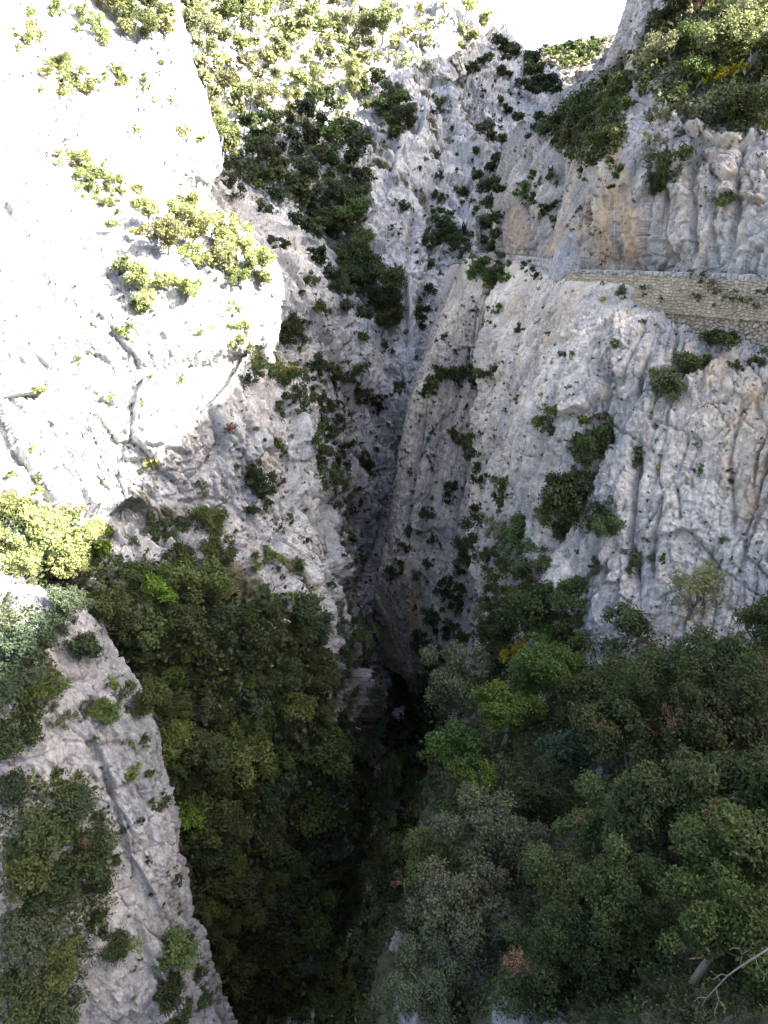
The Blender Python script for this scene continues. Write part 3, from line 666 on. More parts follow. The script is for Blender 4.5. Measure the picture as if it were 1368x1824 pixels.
M_RAIL = plain("weathered_rail", (.24, .235, .22), .6, .2, 4, .1)
def guard_rail(pts, label, h=.72):
    P = np.array([unproject(*p) for p in pts]); r = empty('guard_rail', P[0]); tag(r, label, 'guard rail', 'guard rails along the road')
    n = max(3, int(np.linalg.norm(P[-1] - P[0]) / 2.0)); L = along(P, n)
    for p in L:
        v, q = tube([p + np.array([0, 0, -.4]), p + np.array([0, 0, h])], [.05, .05], 6); under(link('post', np_mesh('post', v, q, M_RAIL)), r)
    for z in (h * .98, h * .5):
        v, q = tube([p + np.array([0, 0, z]) for p in along(P, n * 3)], [.035] * (n * 3), 6); under(link('rail', np_mesh('rail', v, q, M_RAIL)), r)
guard_rail([(886, 452, 101), (921, 452.5, 97)], 'short pale rail on the far bend left of the pinnacle')
guard_rail([(1031, 469, 69), (1050, 471, 66.5)], 'short pale rail just right of the rock pinnacle')

# the grey pinnacle between the road and the drop
def pinnacle():
    c = unproject(1007, 480, 63.0); n = 90; m = 120
    prof = [(0, 1.4), (.4, 1.3), (.6, 1.18), (.74, 1.02), (.86, .78), (.94, .48), (.985, .2), (1, .02)]
    H = 4.0; V = []
    for i in range(n):
        t = i / (n - 1); r = np.interp(t, [p[0] for p in prof], [p[1] for p in prof])
        for j in range(m):
            a = 2 * math.pi * j / m
            lean = .3 * t + .08 * math.sin(t * 5)
            sq = 1 / (abs(math.cos(a)) ** 3 + abs(math.sin(a)) ** 3) ** (1 / 3)
            V.append((c[0] + lean + r * .98 * sq * math.cos(a), c[1] + 1.0 * r * sq * math.sin(a), c[2] - .9 + t * H))
    V = np.array(V); mid = np.array([c[0] + .18, c[1], c[2] + 1.0])
    for n_, k_ in (((-.86, -.15, .38), 1.12), ((.97, -.2, .08), 1.02), ((-.5, -.8, .25), 1.08), ((.55, -.8, .22), 1.1), ((-.45, -.3, .84), 1.72), ((.5, -.25, .83), 2.05), ((-.75, .3, .6), 1.4), ((0, -.95, .3), 1.22), ((.1, .9, .4), 1.3)):
        n_ = np.array(n_) / np.linalg.norm(n_); V = V - np.maximum(0, (V - mid) @ n_ - k_)[:, None] * n_    # broken faces
    ctr = np.array([c[0] + .2, c[1], 0]); N = V - ctr; N[:, 2] = .15; N /= np.linalg.norm(N, axis=1, keepdims=True)
    V = V + N * rock_displacement(V, .3, .12, 131)[:, None]
    idx = np.arange(n * m).reshape(n, m); nx = np.roll(idx, -1, 1)
    Q = np.stack([idx[:-1], nx[:-1], nx[1:], idx[1:]], -1).reshape(-1, 4)
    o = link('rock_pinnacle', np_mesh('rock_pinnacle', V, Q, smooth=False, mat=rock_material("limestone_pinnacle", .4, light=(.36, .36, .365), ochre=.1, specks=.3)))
    tag(o, 'pointed grey rock pinnacle standing at the outer edge of the road', 'rock')
pinnacle()

# boulders by the pool
def boulder(px, py, R, label, group=None, seed=0, col=(.45, .45, .46), d=None):
    c = unproject(px, py, RIVER_Z / (-SP + CP * (912 - py) / F))
    n, m = 28, 40; th = np.linspace(0.02, math.pi - .02, n); ph = np.arange(m) * 2 * math.pi / m
    V = np.stack([np.outer(np.sin(th), np.cos(ph)), np.outer(np.sin(th), np.sin(ph)), np.outer(np.cos(th), np.ones(m))], -1).reshape(-1, 3)
    f = 1 + .35 * fbm(V * 1.1 + seed * 7, 3, seed); _, e, v, t = cells(V * 1.7 + seed * 3, seed + 3); f += .22 * v + .25 * t
    V = V * f[:, None] * R * np.array([1, 1.1, .85]) + c + np.array([0, 0, R * .25])
    idx = np.arange(n * m).reshape(n, m); nx = np.roll(idx, -1, 1)
    o = link('boulder', np_mesh('boulder', V, np.stack([idx[:-1], idx[1:], nx[1:], nx[:-1]], -1).reshape(-1, 4), M_BOULDER)); tag(o, label, 'boulder', group)
M_BOULDER = rock_material("river_boulder", .5, light=(.62, .62, .63), ochre=.05, specks=.3)
boulder(712, 1278, 1.75, 'largest pale boulder at the lower end of the dark pool', seed=1)
boulder(727, 1268, 1.0, 'pale boulder at the pool edge, right of the largest boulder', seed=2)
boulder(706, 1300, .8, 'small pale boulder just below the largest boulder, on its left', seed=3)
boulder(719, 1303, .8, 'small pale boulder just below the largest boulder, on its right', seed=4)
boulder(714, 1315, .7, 'lowest pale boulder of the heap below the pool', seed=5)
boulder(694, 1258, .55, 'flat white stone lying in the water left of the boulders', seed=6)

# ------------------------------------------------------------------ vegetation: crowns of real leaves, shared between copies
def unit(v): return v / np.maximum(np.linalg.norm(v, axis=-1, keepdims=True), 1e-9)

def leaf_quads(C, Nn, size, r, ratio=.5):
    """rhombic leaves at centres C facing roughly Nn"""
    n = len(C)
    T = unit(np.cross(Nn, r.normal(size=(n, 3)))); B = np.cross(Nn, T)
    s = (size * r.uniform(.65, 1.35, n))[:, None] if np.isscalar(size) else (size * r.uniform(.65, 1.35, n))[:, None]
    V = np.stack([C - T * s, C - B * s * ratio + Nn * s * .12, C + T * s, C + B * s * ratio + Nn * s * .12], 1).reshape(-1, 3)
    return V, np.arange(4 * n).reshape(n, 4)

def crown_mesh(name, n, leaf, lobes, seed, flat=.8, clump=14, gaps=.0, mat=None, shell=.35, fine=.085, wide=.8):
    r = np.random.default_rng(seed)
    L = []
    for k in range(lobes):
        d = unit(r.normal(size=3)); d[2] = d[2] * .8 + .1
        L.append((d * r.uniform(.3, wide) * np.array([1, 1, flat]), r.uniform(.14, .32) if wide > .9 else r.uniform(.2, .42)))
    L.append((np.zeros(3), (.3 if wide > .9 else .5) * flat))
    rad = np.array([l[1] for l in L]); ctr = np.array([l[0] for l in L])
    nc = max(8, n // clump)
    which = r.choice(len(L), nc, p=rad ** 2 / (rad ** 2).sum())
    d = unit(r.normal(size=(nc, 3)) + np.array([0, 0, .35]))
    cc = ctr[which] + d * (rad[which] * (1 - shell * r.random(nc) ** 1.5))[:, None]
    # clumps buried deep inside another lobe move outwards; open sky gaps where a coarse noise is low
    if gaps > 0:
        keep = vnoise(cc * 3.1 + seed, seed) > -1 + gaps * 1.6
        cc, d, which = cc[keep], d[keep], which[keep]; nc = len(cc)
    tone = np.clip(.45 + .22 * r.normal(size=nc) + .18 * r.normal(size=len(L))[which] + .2 * vnoise(cc * 2.2 + 5 * seed, seed + 3), 0, 1)
    per = r.integers(int(clump * .6), int(clump * 1.4) + 1, nc)
    ci = np.repeat(np.arange(nc), per)
    sp = fine if leaf < .12 else leaf * 1.0
    C = cc[ci] + r.normal(size=(len(ci), 3)) * sp * np.array([1, 1, .75])
    Nn = unit(d[ci] * .7 + r.normal(size=(len(ci), 3)) * .75 + np.array([0, 0, .45]))
    V, Q = leaf_quads(C, Nn, leaf, r)
    v = np.clip(tone[ci] + .14 * r.normal(size=len(ci)), 0, 1)
    return np_mesh(name, V, Q, mat or M_LEAF, smooth=False, attr={'leafv': np.repeat(v, 4)})

def trunk_mesh(seed, n=6, twist=.25, thick=.06):
    """unit tree: root at 0, crown centre at z = 1, crown radius 1"""
    r = np.random.default_rng(seed); parts = []
    P = np.array([(0, 0, -.25), (0, 0, 0), (.06 * r.normal(), .06 * r.normal(), .35), (.1 * r.normal(), .1 * r.normal(), .7), (.08 * r.normal(), .08 * r.normal(), 1.0)])
    parts.append(tube(P, [thick * 1.5, thick * 1.25, thick, thick * .75, thick * .35], 7))
    for k in range(n):
        t = r.uniform(.3, .95); b = np.array([np.interp(t, [0, .35, .7, 1.0], P[1:, i]) for i in range(3)])
        d = unit(r.normal(size=3) + np.array([0, 0, .5])); e = np.array([0, 0, .95]) + d * r.uniform(.3, .6)
        m = (b + e) / 2 + r.normal(size=3) * .1
        parts.append(tube([b, m, e], [thick * .55, thick * .38, thick * .12], 5))
    V, Q = merge(parts); return np_mesh('trunk', V, Q, M_BARK)

def twig_mesh(name, seed, depth=4, mat=None, spread=.8, first=1.0, th=.03):
    r = np.random.default_rng(seed); parts = []
    def grow(p, d, L, rad, k):
        pts = [p]; dd = d.copy()
        for i in range(3):
            dd = unit(dd + r.normal(size=3) * .22); pts.append(pts[-1] + dd * L / 3)
        parts.append(tube(pts, [rad, rad * .85, rad * .7, rad * .5], 5 if k > 1 else 4))
        if k > 0:
            for j in range(r.integers(2, 4)):
                i = r.integers(1, 4); grow(pts[i], unit(dd + r.normal(size=3) * spread), L * r.uniform(.55, .8), rad * .55, k - 1)
    for j in range(2): grow(np.zeros(3), unit(np.array([r.normal() * .5, r.normal() * .5, 1.0])), first * .55, th, depth)
    V, Q = merge(parts); return np_mesh(name, V, Q, mat or M_TWIG)

NEAR = [crown_mesh('crown', 16000, .033, 17 + k, 100 + k, flat=[.9, .75, 1.05, .85, 1.0, .8][k], clump=11, shell=.6, fine=.045, wide=.93) for k in range(6)]
MID = [crown_mesh('crown', 3900, .06, 13 + k, 200 + k, flat=[.9, .7, 1.1, .8, 1.0, .85][k], clump=10, shell=.6, wide=.93) for k in range(6)]
FAR = [crown_mesh('crown', 950, .12, 5 + k % 3, 300 + k, flat=[.85, .65, 1.05, .75, .95, .8][k], clump=7, shell=.5) for k in range(6)]
SPARSE = [crown_mesh('crown', 2600, .045, 10, 400 + k, flat=.9, clump=10, gaps=.62, shell=.7) for k in range(3)]
SHRUB = [crown_mesh('shrub', 1500, .078, 10 + k, 500 + k, flat=[.9, .6, 1.15, .7, 1.0, .8][k], clump=8, shell=.8, wide=1.3) for k in range(6)]
FSHRUB = [crown_mesh('shrub', 420, .15, 8 + k % 3, 600 + k, flat=[.9, .6, 1.15, .7, 1.0, .8][k], clump=6, shell=.8, wide=1.3) for k in range(6)]
DEAD = [crown_mesh('dead_foliage', 420, .034, 4, 700 + k, flat=.8, clump=9, shell=.9, fine=.07) for k in range(3)]
TRUNK = [trunk_mesh(800 + k) for k in range(5)]
TWIG = [twig_mesh('branches', 900 + k, 4, spread=.75) for k in range(3)]

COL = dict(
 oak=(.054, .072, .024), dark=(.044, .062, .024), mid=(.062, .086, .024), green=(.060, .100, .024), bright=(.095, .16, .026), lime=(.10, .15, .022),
 olive=(.068, .086, .026), grey=(.085, .098, .052), blue=(.044, .064, .034), yellow=(.22, .18, .02), brown=(.19, .105, .065), pale=(.19, .20, .10), sunny=(.19, .21, .085), gorse=(.33, .25, .01))  # sunny and pale are brightened leaf colours, mostly imitating sunlight on the crowns
LOOK = dict(oak='dark olive', dark='dark green', mid='mid green', green='fresh green', bright='bright green', lime='lime green', olive='olive brown', grey='grey green',
            blue='blue green', yellow='yellowing', brown='dry brown', pale='pale green', sunny='yellow green', gorse='yellow flowering')
ITEMS = []

def colour(c, var=.16):
    k = np.array(COL[c]); k = k * (1 + 1.5 * var * rng.normal()) * (1 + .04 * rng.normal(size=3)); k = np.clip(k, .008, .6); return (*[float(x) for x in k], 1.0)

def add(px, py, rpx, kind='shrub', col='dark', region='', group=None, keys=None, look=None, label=None, sparse=False, dead=None, squash=None, at=None, lift=None):
    """One plant rooted in the rock where (px, py) meets it; rpx is the radius of its crown in pixels."""
    s = surface(px, py + (.62 if kind == 'tree' else .35) * rpx, keys, 3) if at is None else at
    if s is None: return None
    P, N, key, d = s; R = rpx * d / F; P = Vector([float(x) for x in P]); Nn = Vector([float(x) for x in N])
    hz = Vector((Nn.x, Nn.y, max(0.0, Nn.z)))
    li = lift if lift is not None else (.75 if kind == 'tree' else .12)
    axis = (hz * (.45 if kind == 'tree' else .4) + Vector((0, 0, li)))
    if kind == 'tree':
        h = axis.length * R; root = empty(label and 'tree' or 'tree', P - Nn * .1)
        q = axis.to_track_quat('Z', 'Y') @ Quaternion((0, 0, 1), random.random() * 6.28)
        root.rotation_mode = 'QUATERNION'; root.rotation_quaternion = q
        pool = SPARSE if sparse else (NEAR if rpx * 1.0 >= 62 else MID if rpx >= 24 else FAR)
        c = link('crown', random.choice(pool), root); z = axis.length * R
        sx, sy, sz = (R * random.uniform(.9, 1.12), R * random.uniform(.9, 1.12), R * (squash or random.uniform(.85, 1.1)))
        c.scale = (sx, sy, sz); c.location = (0, 0, z); c.color = colour(col); c.rotation_euler = (0, 0, random.random() * 6.28)
        t = link('trunk', random.choice(TRUNK), root); t.scale = (R, R, z); t.color = (1, 1, 1, 1)
        if dead:
            for dx, dy, f in dead:
                k = link('dead_foliage', random.choice(DEAD), root); 
                cen = np.array(P + axis * R); u = -cen / np.linalg.norm(cen)
                view = Vector(cen + RT * dx * R - UP * dy * R + u * R * .8 * math.sqrt(max(.12, 1 - dx * dx - dy * dy)))
                k.matrix_world = Matrix.Identity(4); loc = q.inverted() @ (view - root.location); k.location = loc; k.scale = (R * f,) * 3; k.color = colour('brown', .1)
                k['label'] = 'patch of dry brown leaves'
        o = root
    elif kind == 'bare':
        o = link('bare_shrub', random.choice(TWIG)); o.location = P - Nn * .1; o.scale = (R * 1.5,) * 3
        o.rotation_mode = 'QUATERNION'; o.rotation_quaternion = axis.to_track_quat('Z', 'Y') @ Quaternion((0, 0, 1), random.random() * 6.28)
    else:
        pool = FSHRUB if rpx < 17 else SHRUB if rpx < 34 else MID
        o = link('shrub', random.choice(pool)); o.location = P + axis * R * .75
        o.scale = (R * random.uniform(.75, 1.3), R * random.uniform(.75, 1.3), R * (squash or random.uniform(.75, 1.4)))
        o.rotation_euler = (random.uniform(-.3, .3), random.uniform(-.3, .3), random.random() * 6.28); o.color = colour(col)
    o['category'] = {'tree': 'tree', 'bare': 'bare shrub'}.get(kind, 'shrub')
    ITEMS.append(dict(o=o, px=px, py=py, r=rpx, kind=kind, col=col, region=region, label=label, group=group))
    return o

def many(rows, region, kind='shrub', col='dark', keys=None, group=None):
    for row in rows:
        px, py, r = row[:3]; c = row[3] if len(row) > 3 else col; k = row[4] if len(row) > 4 else kind
        if k == 'tree' and c == 'dark': c = random.choice(('dark', 'dark', 'oak', 'mid', 'blue'))
        add(px, py, r, k, c, region, group, keys)
        if k == 'shrub' and r >= 8 and c != 'gorse':                    # straggling growth around the main plant
            for q in range(2):
                add(px + random.uniform(-1, 1) * r, py + random.uniform(-.5, 1.4) * r, r * random.uniform(.35, .6), k, c, region, group, keys)

def inside(poly, x, y):
    r = False; n = len(poly)
    for i in range(n):
        (x1, y1), (x2, y2) = poly[i], poly[i - 1]
        if (y1 > y) != (y2 > y) and x < (x2 - x1) * (y - y1) / (y2 - y1) + x1: r = not r
    return r

def scatter(poly, n, rr, region, kind='shrub', cols=('dark',), keys=None, space=.8, group=None, tries=60):
    xs = [p[0] for p in poly]; ys = [p[1] for p in poly]; k = 0
    for _ in range(n * tries):
        if k >= n: break
        x, y = random.uniform(min(xs), max(xs)), random.uniform(min(ys), max(ys))
        if not inside(poly, x, y): continue
        r = rr[0] + (rr[1] - rr[0]) * random.random() ** 1.7
        if any((i['px'] - x) ** 2 + (i['py'] - y) ** 2 < (space * (i['r'] + r)) ** 2 for i in ITEMS): continue
        if add(x, y, r, kind, random.choice(cols), region, group, keys): k += 1

def cover(name, poly, n, keys, rr, cols, label, leaf=.38, per=12, lump=.55):
    """Undergrowth nobody could count: low leafy clumps hugging the slope, one object."""
    r = np.random.default_rng(len(name) * 31 + n); VV = []; TT = []; CC = []; xs = [p[0] for p in poly]; ys = [p[1] for p in poly]
    for _ in range(n * 6):
        if len(VV) >= n: break
        x, y = r.uniform(min(xs), max(xs)), r.uniform(min(ys), max(ys))
        if not inside(poly, x, y): continue
        s = surface(x, y, keys, 2)
        if s is None: continue
        P, N, key, d = s; R = r.uniform(*rr) * d / F
        C = P + N * R * .25 + np.array([0, 0, R * .35]) + r.normal(size=(per, 3)) * R * lump
        V, Q = leaf_quads(C, unit(r.normal(size=(per, 3)) * .9 + np.array([0, 0, .7]) + N * .4), R * leaf, r, .55)
        VV.append(V); t0 = np.clip(.4 + .25 * r.normal(), 0, 1); TT.append(np.repeat(np.clip(t0 + .15 * r.normal(size=per), 0, 1), 4))
        CC.append(np.tile(np.array(colour(r.choice(cols))), (len(V), 1)))
    scrub_mesh(name, VV, TT, CC, label)

def scrub_mesh(name, VV, TT, CC, label, cat='undergrowth'):
    V = np.concatenate(VV); me = np_mesh(name, V, np.arange(len(V)).reshape(-1, 4), M_SCRUB, False, {'leafv': np.concatenate(TT)})
    a = me.attributes.new('tint', 'FLOAT_COLOR', 'POINT'); a.data.foreach_set('color', np.concatenate(CC).astype(np.float32).ravel())
    o = link(name, me); tag(o, label, cat, kind='stuff'); return o

_cache = {}
def mesh_arrays(me):
    if me.name not in _cache:
        V = np.empty(len(me.vertices) * 3, np.float32); me.vertices.foreach_get('co', V)
        T = np.empty(len(me.vertices), np.float32); me.attributes['leafv'].data.foreach_get('value', T); _cache[me.name] = (V.reshape(-1, 4, 3), T.reshape(-1, 4))
    return _cache[me.name]

def fold_small(kind, keep, name, label, cat):
    """Past about 300 of a kind the smallest in the photograph become one object."""
    lst = sorted([i for i in ITEMS if i['kind'] == kind and not i['label']], key=lambda i: -i['r'])
    VV = []; TT = []; CC = []
    for i in lst[keep:]:
        o = i['o']; c = [k for k in o.children if k.name.startswith('crown')][0] if kind == 'tree' else o
        M = np.array(o.matrix_basis @ c.matrix_basis if kind == 'tree' else o.matrix_basis)
        V, T = mesh_arrays(c.data); k = min(len(V), int(90 + 9 * i['r'] ** 1.35)); ix = rng.choice(len(V), k, replace=False)
        Vx = V[ix]; ctr = Vx.mean(1, keepdims=True); Vx = ctr + (Vx - ctr) * min(2.2, (len(V) / k) ** .5); Vx = Vx.reshape(-1, 3) @ M[:3, :3].T + M[:3, 3]
        VV.append(Vx); TT.append(T[ix].ravel()); CC.append(np.tile(np.array(list(c.color)), (len(Vx), 1)))
        for q in list(o.children): bpy.data.objects.remove(q)
        bpy.data.objects.remove(o); ITEMS.remove(i)
    if VV: scrub_mesh(name, VV, TT, CC, label, cat)

def haze(density):
    m = bpy.data.materials.new("haze"); m.use_nodes = True; t = m.node_tree
    t.nodes.remove(t.nodes['Principled BSDF']); v = t.nodes.new('ShaderNodeVolumePrincipled')
    v.inputs['Color'].default_value = (.93, .95, 1.0, 1); v.inputs['Density'].default_value = density; v.inputs['Anisotropy'].default_value = .1
    t.links.new(v.outputs[0], t.nodes['Material Output'].inputs['Volume'])
    x, y0, y1, z0, z1 = 2500, -1600, 2500, -97, 420
    V = [(a, b, c) for c in (z0, z1) for b in (y0, y1) for a in (-x, x)]
    Q = [(0, 2, 3, 1), (4, 5, 7, 6), (0, 1, 5, 4), (2, 6, 7, 3), (0, 4, 6, 2), (1, 3, 7, 5)]
    o = link('haze', np_mesh('haze', V, Q, m, smooth=False)); tag(o, 'thin pale haze filling the air of the gorge', 'haze', kind='stuff')

# --- the wooded slope in the right foreground
RG = 'in the right foreground'
for px, py, r, c, dd in [
 (1345, 1130, 70, 'oak', None), (1285, 1215, 92, 'oak', None), (1165, 1235, 85, 'oak', [(-.1, .75, .22)]), (1375, 1290, 105, 'oak', None), (1245, 1345, 112, 'oak', [(-.62, -.1, .28)]),
 (1110, 1345, 95, 'oak', [(-.62, -.1, .2)]), (1345, 1420, 110, 'oak', [(-.5, .25, .26)]), (1190, 1465, 110, 'oak', None), (1060, 1470, 80, 'oak', [(-.5, -.2, .26)]), (1300, 1550, 120, 'mid', None),
 (1130, 1590, 100, 'oak', None), (1000, 1570, 82, 'oak', None), (1385, 1660, 120, 'oak', None), (1235, 1680, 110, 'mid', None), (1075, 1700, 95, 'dark', [(-1.2, .1, .42)]),
 (960, 1690, 85, 'oak', [(-.2, .15, .36)]), (880, 1500, 82, 'grey', None), (800, 1545, 70, 'olive', None), (855, 1610, 92, 'grey', None), (765, 1640, 70, 'oak', [(-.8, -.5, .28)]),
 (700, 1585, 48, 'oak', None), (800, 1730, 85, 'grey', None), (900, 1790, 80, 'oak', None), (1000, 1800, 85, 'mid', None), (1130, 1800, 95, 'dark', None),
 (1260, 1790, 95, 'green', None), (1375, 1790, 95, 'oak', None), (960, 1430, 62, 'dark', None), (1060, 1820, 60, 'grey', None)]:
    add(px, py, r * 1.08, 'tree', c, RG, 'trees covering the right foreground slope', ('I', 'E', 'J'), dead=dd)
for px, py, r, c, l in [
 (838, 1215, 72, 'grey', 'round grey green tree at the upper left of the foreground wood'), (985, 1200, 80, 'green', 'rounded fresh green tree at the foot of the pale right wall'),
 (895, 1290, 72, 'bright', 'bright green leafy tree in the middle of the foreground wood'), (1040, 1270, 58, 'mid', 'mid green tree behind the dark holm oaks, right of the bright green tree'),
 (1008, 1355, 52, 'blue', 'smooth blue grey tree between the bright green tree and the dark oaks'), (872, 1385, 38, 'lime', 'lime green young tree below the bright green tree'),
 (845, 1425, 30, 'olive', 'yellowish olive shrubby tree below the lime green young tree'), (830, 1340, 52, 'green', 'fresh green tree on the edge above the pale rock strip'),
 (1112, 1122, 50, 'dark', 'dense dark round tree against the foot of the pale right wall'), (820, 1410, 40, 'mid', 'mid green tree on the brink beside the pale rock strip'),
 (960, 1085, 56, 'oak', 'dark olive tree on the ledge above the rounded fresh green tree'), (900, 1120, 40, 'oak', 'dark olive tree left on the ledge above the wood'),
 (660, 1805, 58, 'bright', 'bright green bush at the bottom edge, lower middle'), (790, 1815, 50, 'blue', 'grey blue bush at the bottom edge beside the bright green one'), (855, 1815, 28, 'lime', 'small lime green bush at the bottom edge'),
 (1225, 1065, 62, 'sunny', None), (1250, 1030, 40, 'sunny', None)]:
    add(px, py, r, 'tree', c, RG, None, ('I', 'E', 'J'), label=l or ('thin crowned yellow green tree against the pale right wall' if px == 1225 else 'top shoot of the thin yellow green tree by the pale wall'), sparse=(c == 'sunny'))
many([(1215, 1240, 70), (1190, 1170, 50), (1075, 1500, 42), (1150, 1610, 45), (985, 1590, 40), (1140, 740, 0)][:5], 'among the foreground trees', 'bare', 'grey', ('I', 'E'))

# --- shrubs on the pale right wall
RW = 'on the pale right wall'
many([(1030, 880, 62, 'oak'), (1055, 790, 40, 'oak'), (972, 738, 26, 'mid'), (1040, 745, 16, 'mid'), (1037, 780, 20, 'mid'), (1160, 695, 42, 'grey', 'tree'), (1220, 665, 36, 'oak', 'tree'), (1280, 605, 34, 'mid'),
      (1352, 640, 20, 'dark'), (1105, 520, 9, 'grey'), (1070, 745, 40, 'grey', 'bare'), (935, 945, 45, 'olive'), (890, 935, 34, 'pale'), (965, 1000, 26, 'oak'), (1068, 1010, 20, 'grey'), (1130, 985, 24, 'grey'),
      (1135, 800, 12, 'mid'), (900, 865, 22, 'olive'), (895, 890, 16, 'oak'), (1245, 835, 10, 'green'), (1175, 830, 7, 'gorse'), (1140, 820, 12, 'mid'), (1090, 890, 10, 'grey'), (1018, 630, 8, 'mid'), (925, 585, 9, 'mid'),
      (1002, 628, 8, 'mid'), (982, 645, 4, 'gorse'), (1073, 533, 6, 'gorse'), (960, 570, 5, 'gorse'), (963, 700, 4, 'gorse'), (920, 710, 8, 'grey'), (902, 728, 7, 'mid'), (975, 590, 6, 'grey'), (1290, 960, 8, 'grey'),
      (1095, 605, 10, 'mid'), (1145, 570, 6, 'mid'), (1325, 1095, 7, 'olive'), (1180, 990, 10, 'green'), (945, 480, 9, 'mid'), (955, 490, 6, 'olive'), (1000, 482, 6, 'gorse'), (1030, 485, 7, 'grey')], RW, 'shrub', 'mid', ('E', 'I'))
many([(905, 1045, 30, 'olive'), (930, 1010, 26, 'grey', 'bare'), (1000, 1060, 42, 'oak', 'tree'), (870, 1060, 26, 'mid'), (985, 1140, 34, 'green'), (940, 1160, 30, 'yellow'), (905, 1165, 40, 'mid'), (1060, 1215, 40, 'oak'), (880, 1120, 34, 'oak')], 'on the ledge under the pale right wall', 'shrub', 'mid', ('E', 'I'))
many([(865, 475, 24, 'green'), (890, 480, 22, 'mid'), (848, 470, 16, 'green'), (880, 500, 20, 'green'), (897, 470, 18, 'oak'), (885, 545, 9, 'green'), (842, 455, 6, 'green'), (935, 470, 8, 'green'), (955, 492, 8, 'mid')], 'hanging below the far road bend', 'shrub', 'green', ('E',))
many([(800, 660, 24, 'oak'), (825, 665, 28, 'grey', 'bare'), (845, 660, 24, 'oak'), (870, 660, 22, 'olive'), (772, 670, 20, 'mid'), (765, 690, 14, 'mid'), (825, 775, 16, 'oak'), (812, 770, 14, 'oak'), (845, 775, 14, 'oak'), (852, 825, 24, 'dark'),
      (800, 860, 14, 'dark'), (800, 880, 12, 'dark'), (755, 905, 18, 'dark'), (835, 985, 34, 'dark'), (845, 960, 28, 'dark'), (848, 905, 12, 'dark'), (760, 780, 7, 'mid'), (770, 810, 6, 'mid'), (730, 940, 12, 'dark'), (720, 970, 12, 'dark'), (700, 1015, 14, 'dark'), (712, 1000, 12, 'mid'),
      (795, 1050, 24, 'dark'), (825, 1040, 24, 'dark'), (780, 1090, 20, 'dark'), (815, 1090, 20, 'mid'), (800, 1120, 24, 'dark'), (835, 1130, 22, 'mid'), (765, 1000, 10, 'mid'), (742, 1020, 10, 'mid'), (770, 960, 9, 'dark'), (765, 1160, 26, 'blue'), (790, 1170, 24, 'dark'), (745, 1130, 16, 'dark'), (760, 1215, 24, 'blue'), (758, 1262, 16, 'dark')],
     'on the recessed part of the right wall', 'shrub', 'dark', ('E',))
scatter([(775, 480), (890, 520), (870, 1100), (700, 1080), (720, 760)], 46, (3, 7), 'on the recessed part of the right wall', 'shrub', ('dark', 'mid'), ('E',))
scatter([(910, 560), (1368, 700), (1368, 1100), (900, 1050), (890, 700)], 30, (3, 6), RW, 'shrub', ('grey', 'mid', 'olive'), ('E',))

many([(985, 905, 30, 'olive'), (1000, 935, 34, 'oak'), (1008, 862, 34, 'oak'), (1062, 905, 28, 'dark'), (1045, 838, 30, 'oak'), (925, 972, 28, 'grey'), (886, 985, 22, 'mid'), (930, 1040, 32, 'olive'), (965, 1045, 30, 'oak'), (880, 1092, 28, 'mid'), (915, 1085, 30, 'oak'), (1000, 1105, 36, 'oak'), (1032, 1132, 30, 'mid'), (1082, 755, 20, 'oak'), (1058, 770, 24, 'mid')], 'in the diagonal gully of the right wall', 'shrub', 'oak', ('E', 'I'))

# --- the cliff above the road
UG = 'on the cliff above the road'
many([(1320, 60, 44, 'sunny', 'tree'), (1280, 90, 52, 'sunny', 'tree'), (1195, 90, 38, 'pale', 'tree'), (1160, 95, 24, 'pale'), (1235, 145, 40, 'mid', 'tree'), (1285, 130, 32, 'gorse'), (1345, 40, 36, 'pale', 'tree'), (1360, 110, 42, 'olive', 'tree'), (1320, 180, 40, 'oak'), (1295, 200, 26, 'green'), (1355, 170, 34, 'olive'),
      (1200, 25, 34, 'olive', 'tree'), (1240, 10, 36, 'brown', 'tree'), (1180, 45, 24, 'oak'), (1260, 50, 30, 'oak'), (1190, 290, 30, 'mid'), (1165, 270, 28, 'pale', 'bare'), (1180, 310, 22, 'oak'), (1175, 205, 20, 'grey'), (1290, 355, 18, 'mid'), (1220, 200, 20, 'grey'), (1127, 185, 14, 'green'), (1125, 140, 18, 'oak'), (1145, 150, 16, 'olive'), (1095, 285, 16, 'mid'), (1100, 310, 9, 'mid'),
      (1165, 250, 20, 'pale'), (1235, 95, 36, 'mid', 'tree'), (1350, 5, 30, 'oak', 'tree'), (1300, 10, 28, 'pale', 'tree'), (1200, 170, 18, 'olive'), (1320, 215, 22, 'oak'), (1250, 210, 16, 'grey'), (1210, 235, 12, 'grey')], UG, 'shrub', 'mid', ('G',))
many([(1100, 150, 18, 'oak', 'tree'), (1105, 165, 22, 'olive', 'tree'), (1075, 178, 20, 'oak', 'tree'), (1045, 202, 20, 'oak', 'tree'), (1085, 205, 26, 'olive', 'tree'), (1050, 230, 26, 'oak', 'tree'), (1018, 216, 18, 'oak', 'tree'), (1025, 245, 24, 'mid', 'tree'), (1075, 255, 24, 'olive', 'tree'), (992, 222, 16, 'dark', 'tree'), (965, 215, 16, 'dark', 'tree'), (955, 235, 15, 'dark', 'tree'), (1000, 250, 18, 'oak', 'tree'), (975, 240, 15, 'dark', 'tree'), (1060, 285, 18, 'oak'), (1110, 195, 20, 'mid'), (945, 250, 12, 'dark', 'tree'), (1095, 235, 20, 'oak'), (1020, 275, 14, 'green')],
     'on the wooded shoulder below the sky gap', 'tree', 'oak', ('G',))
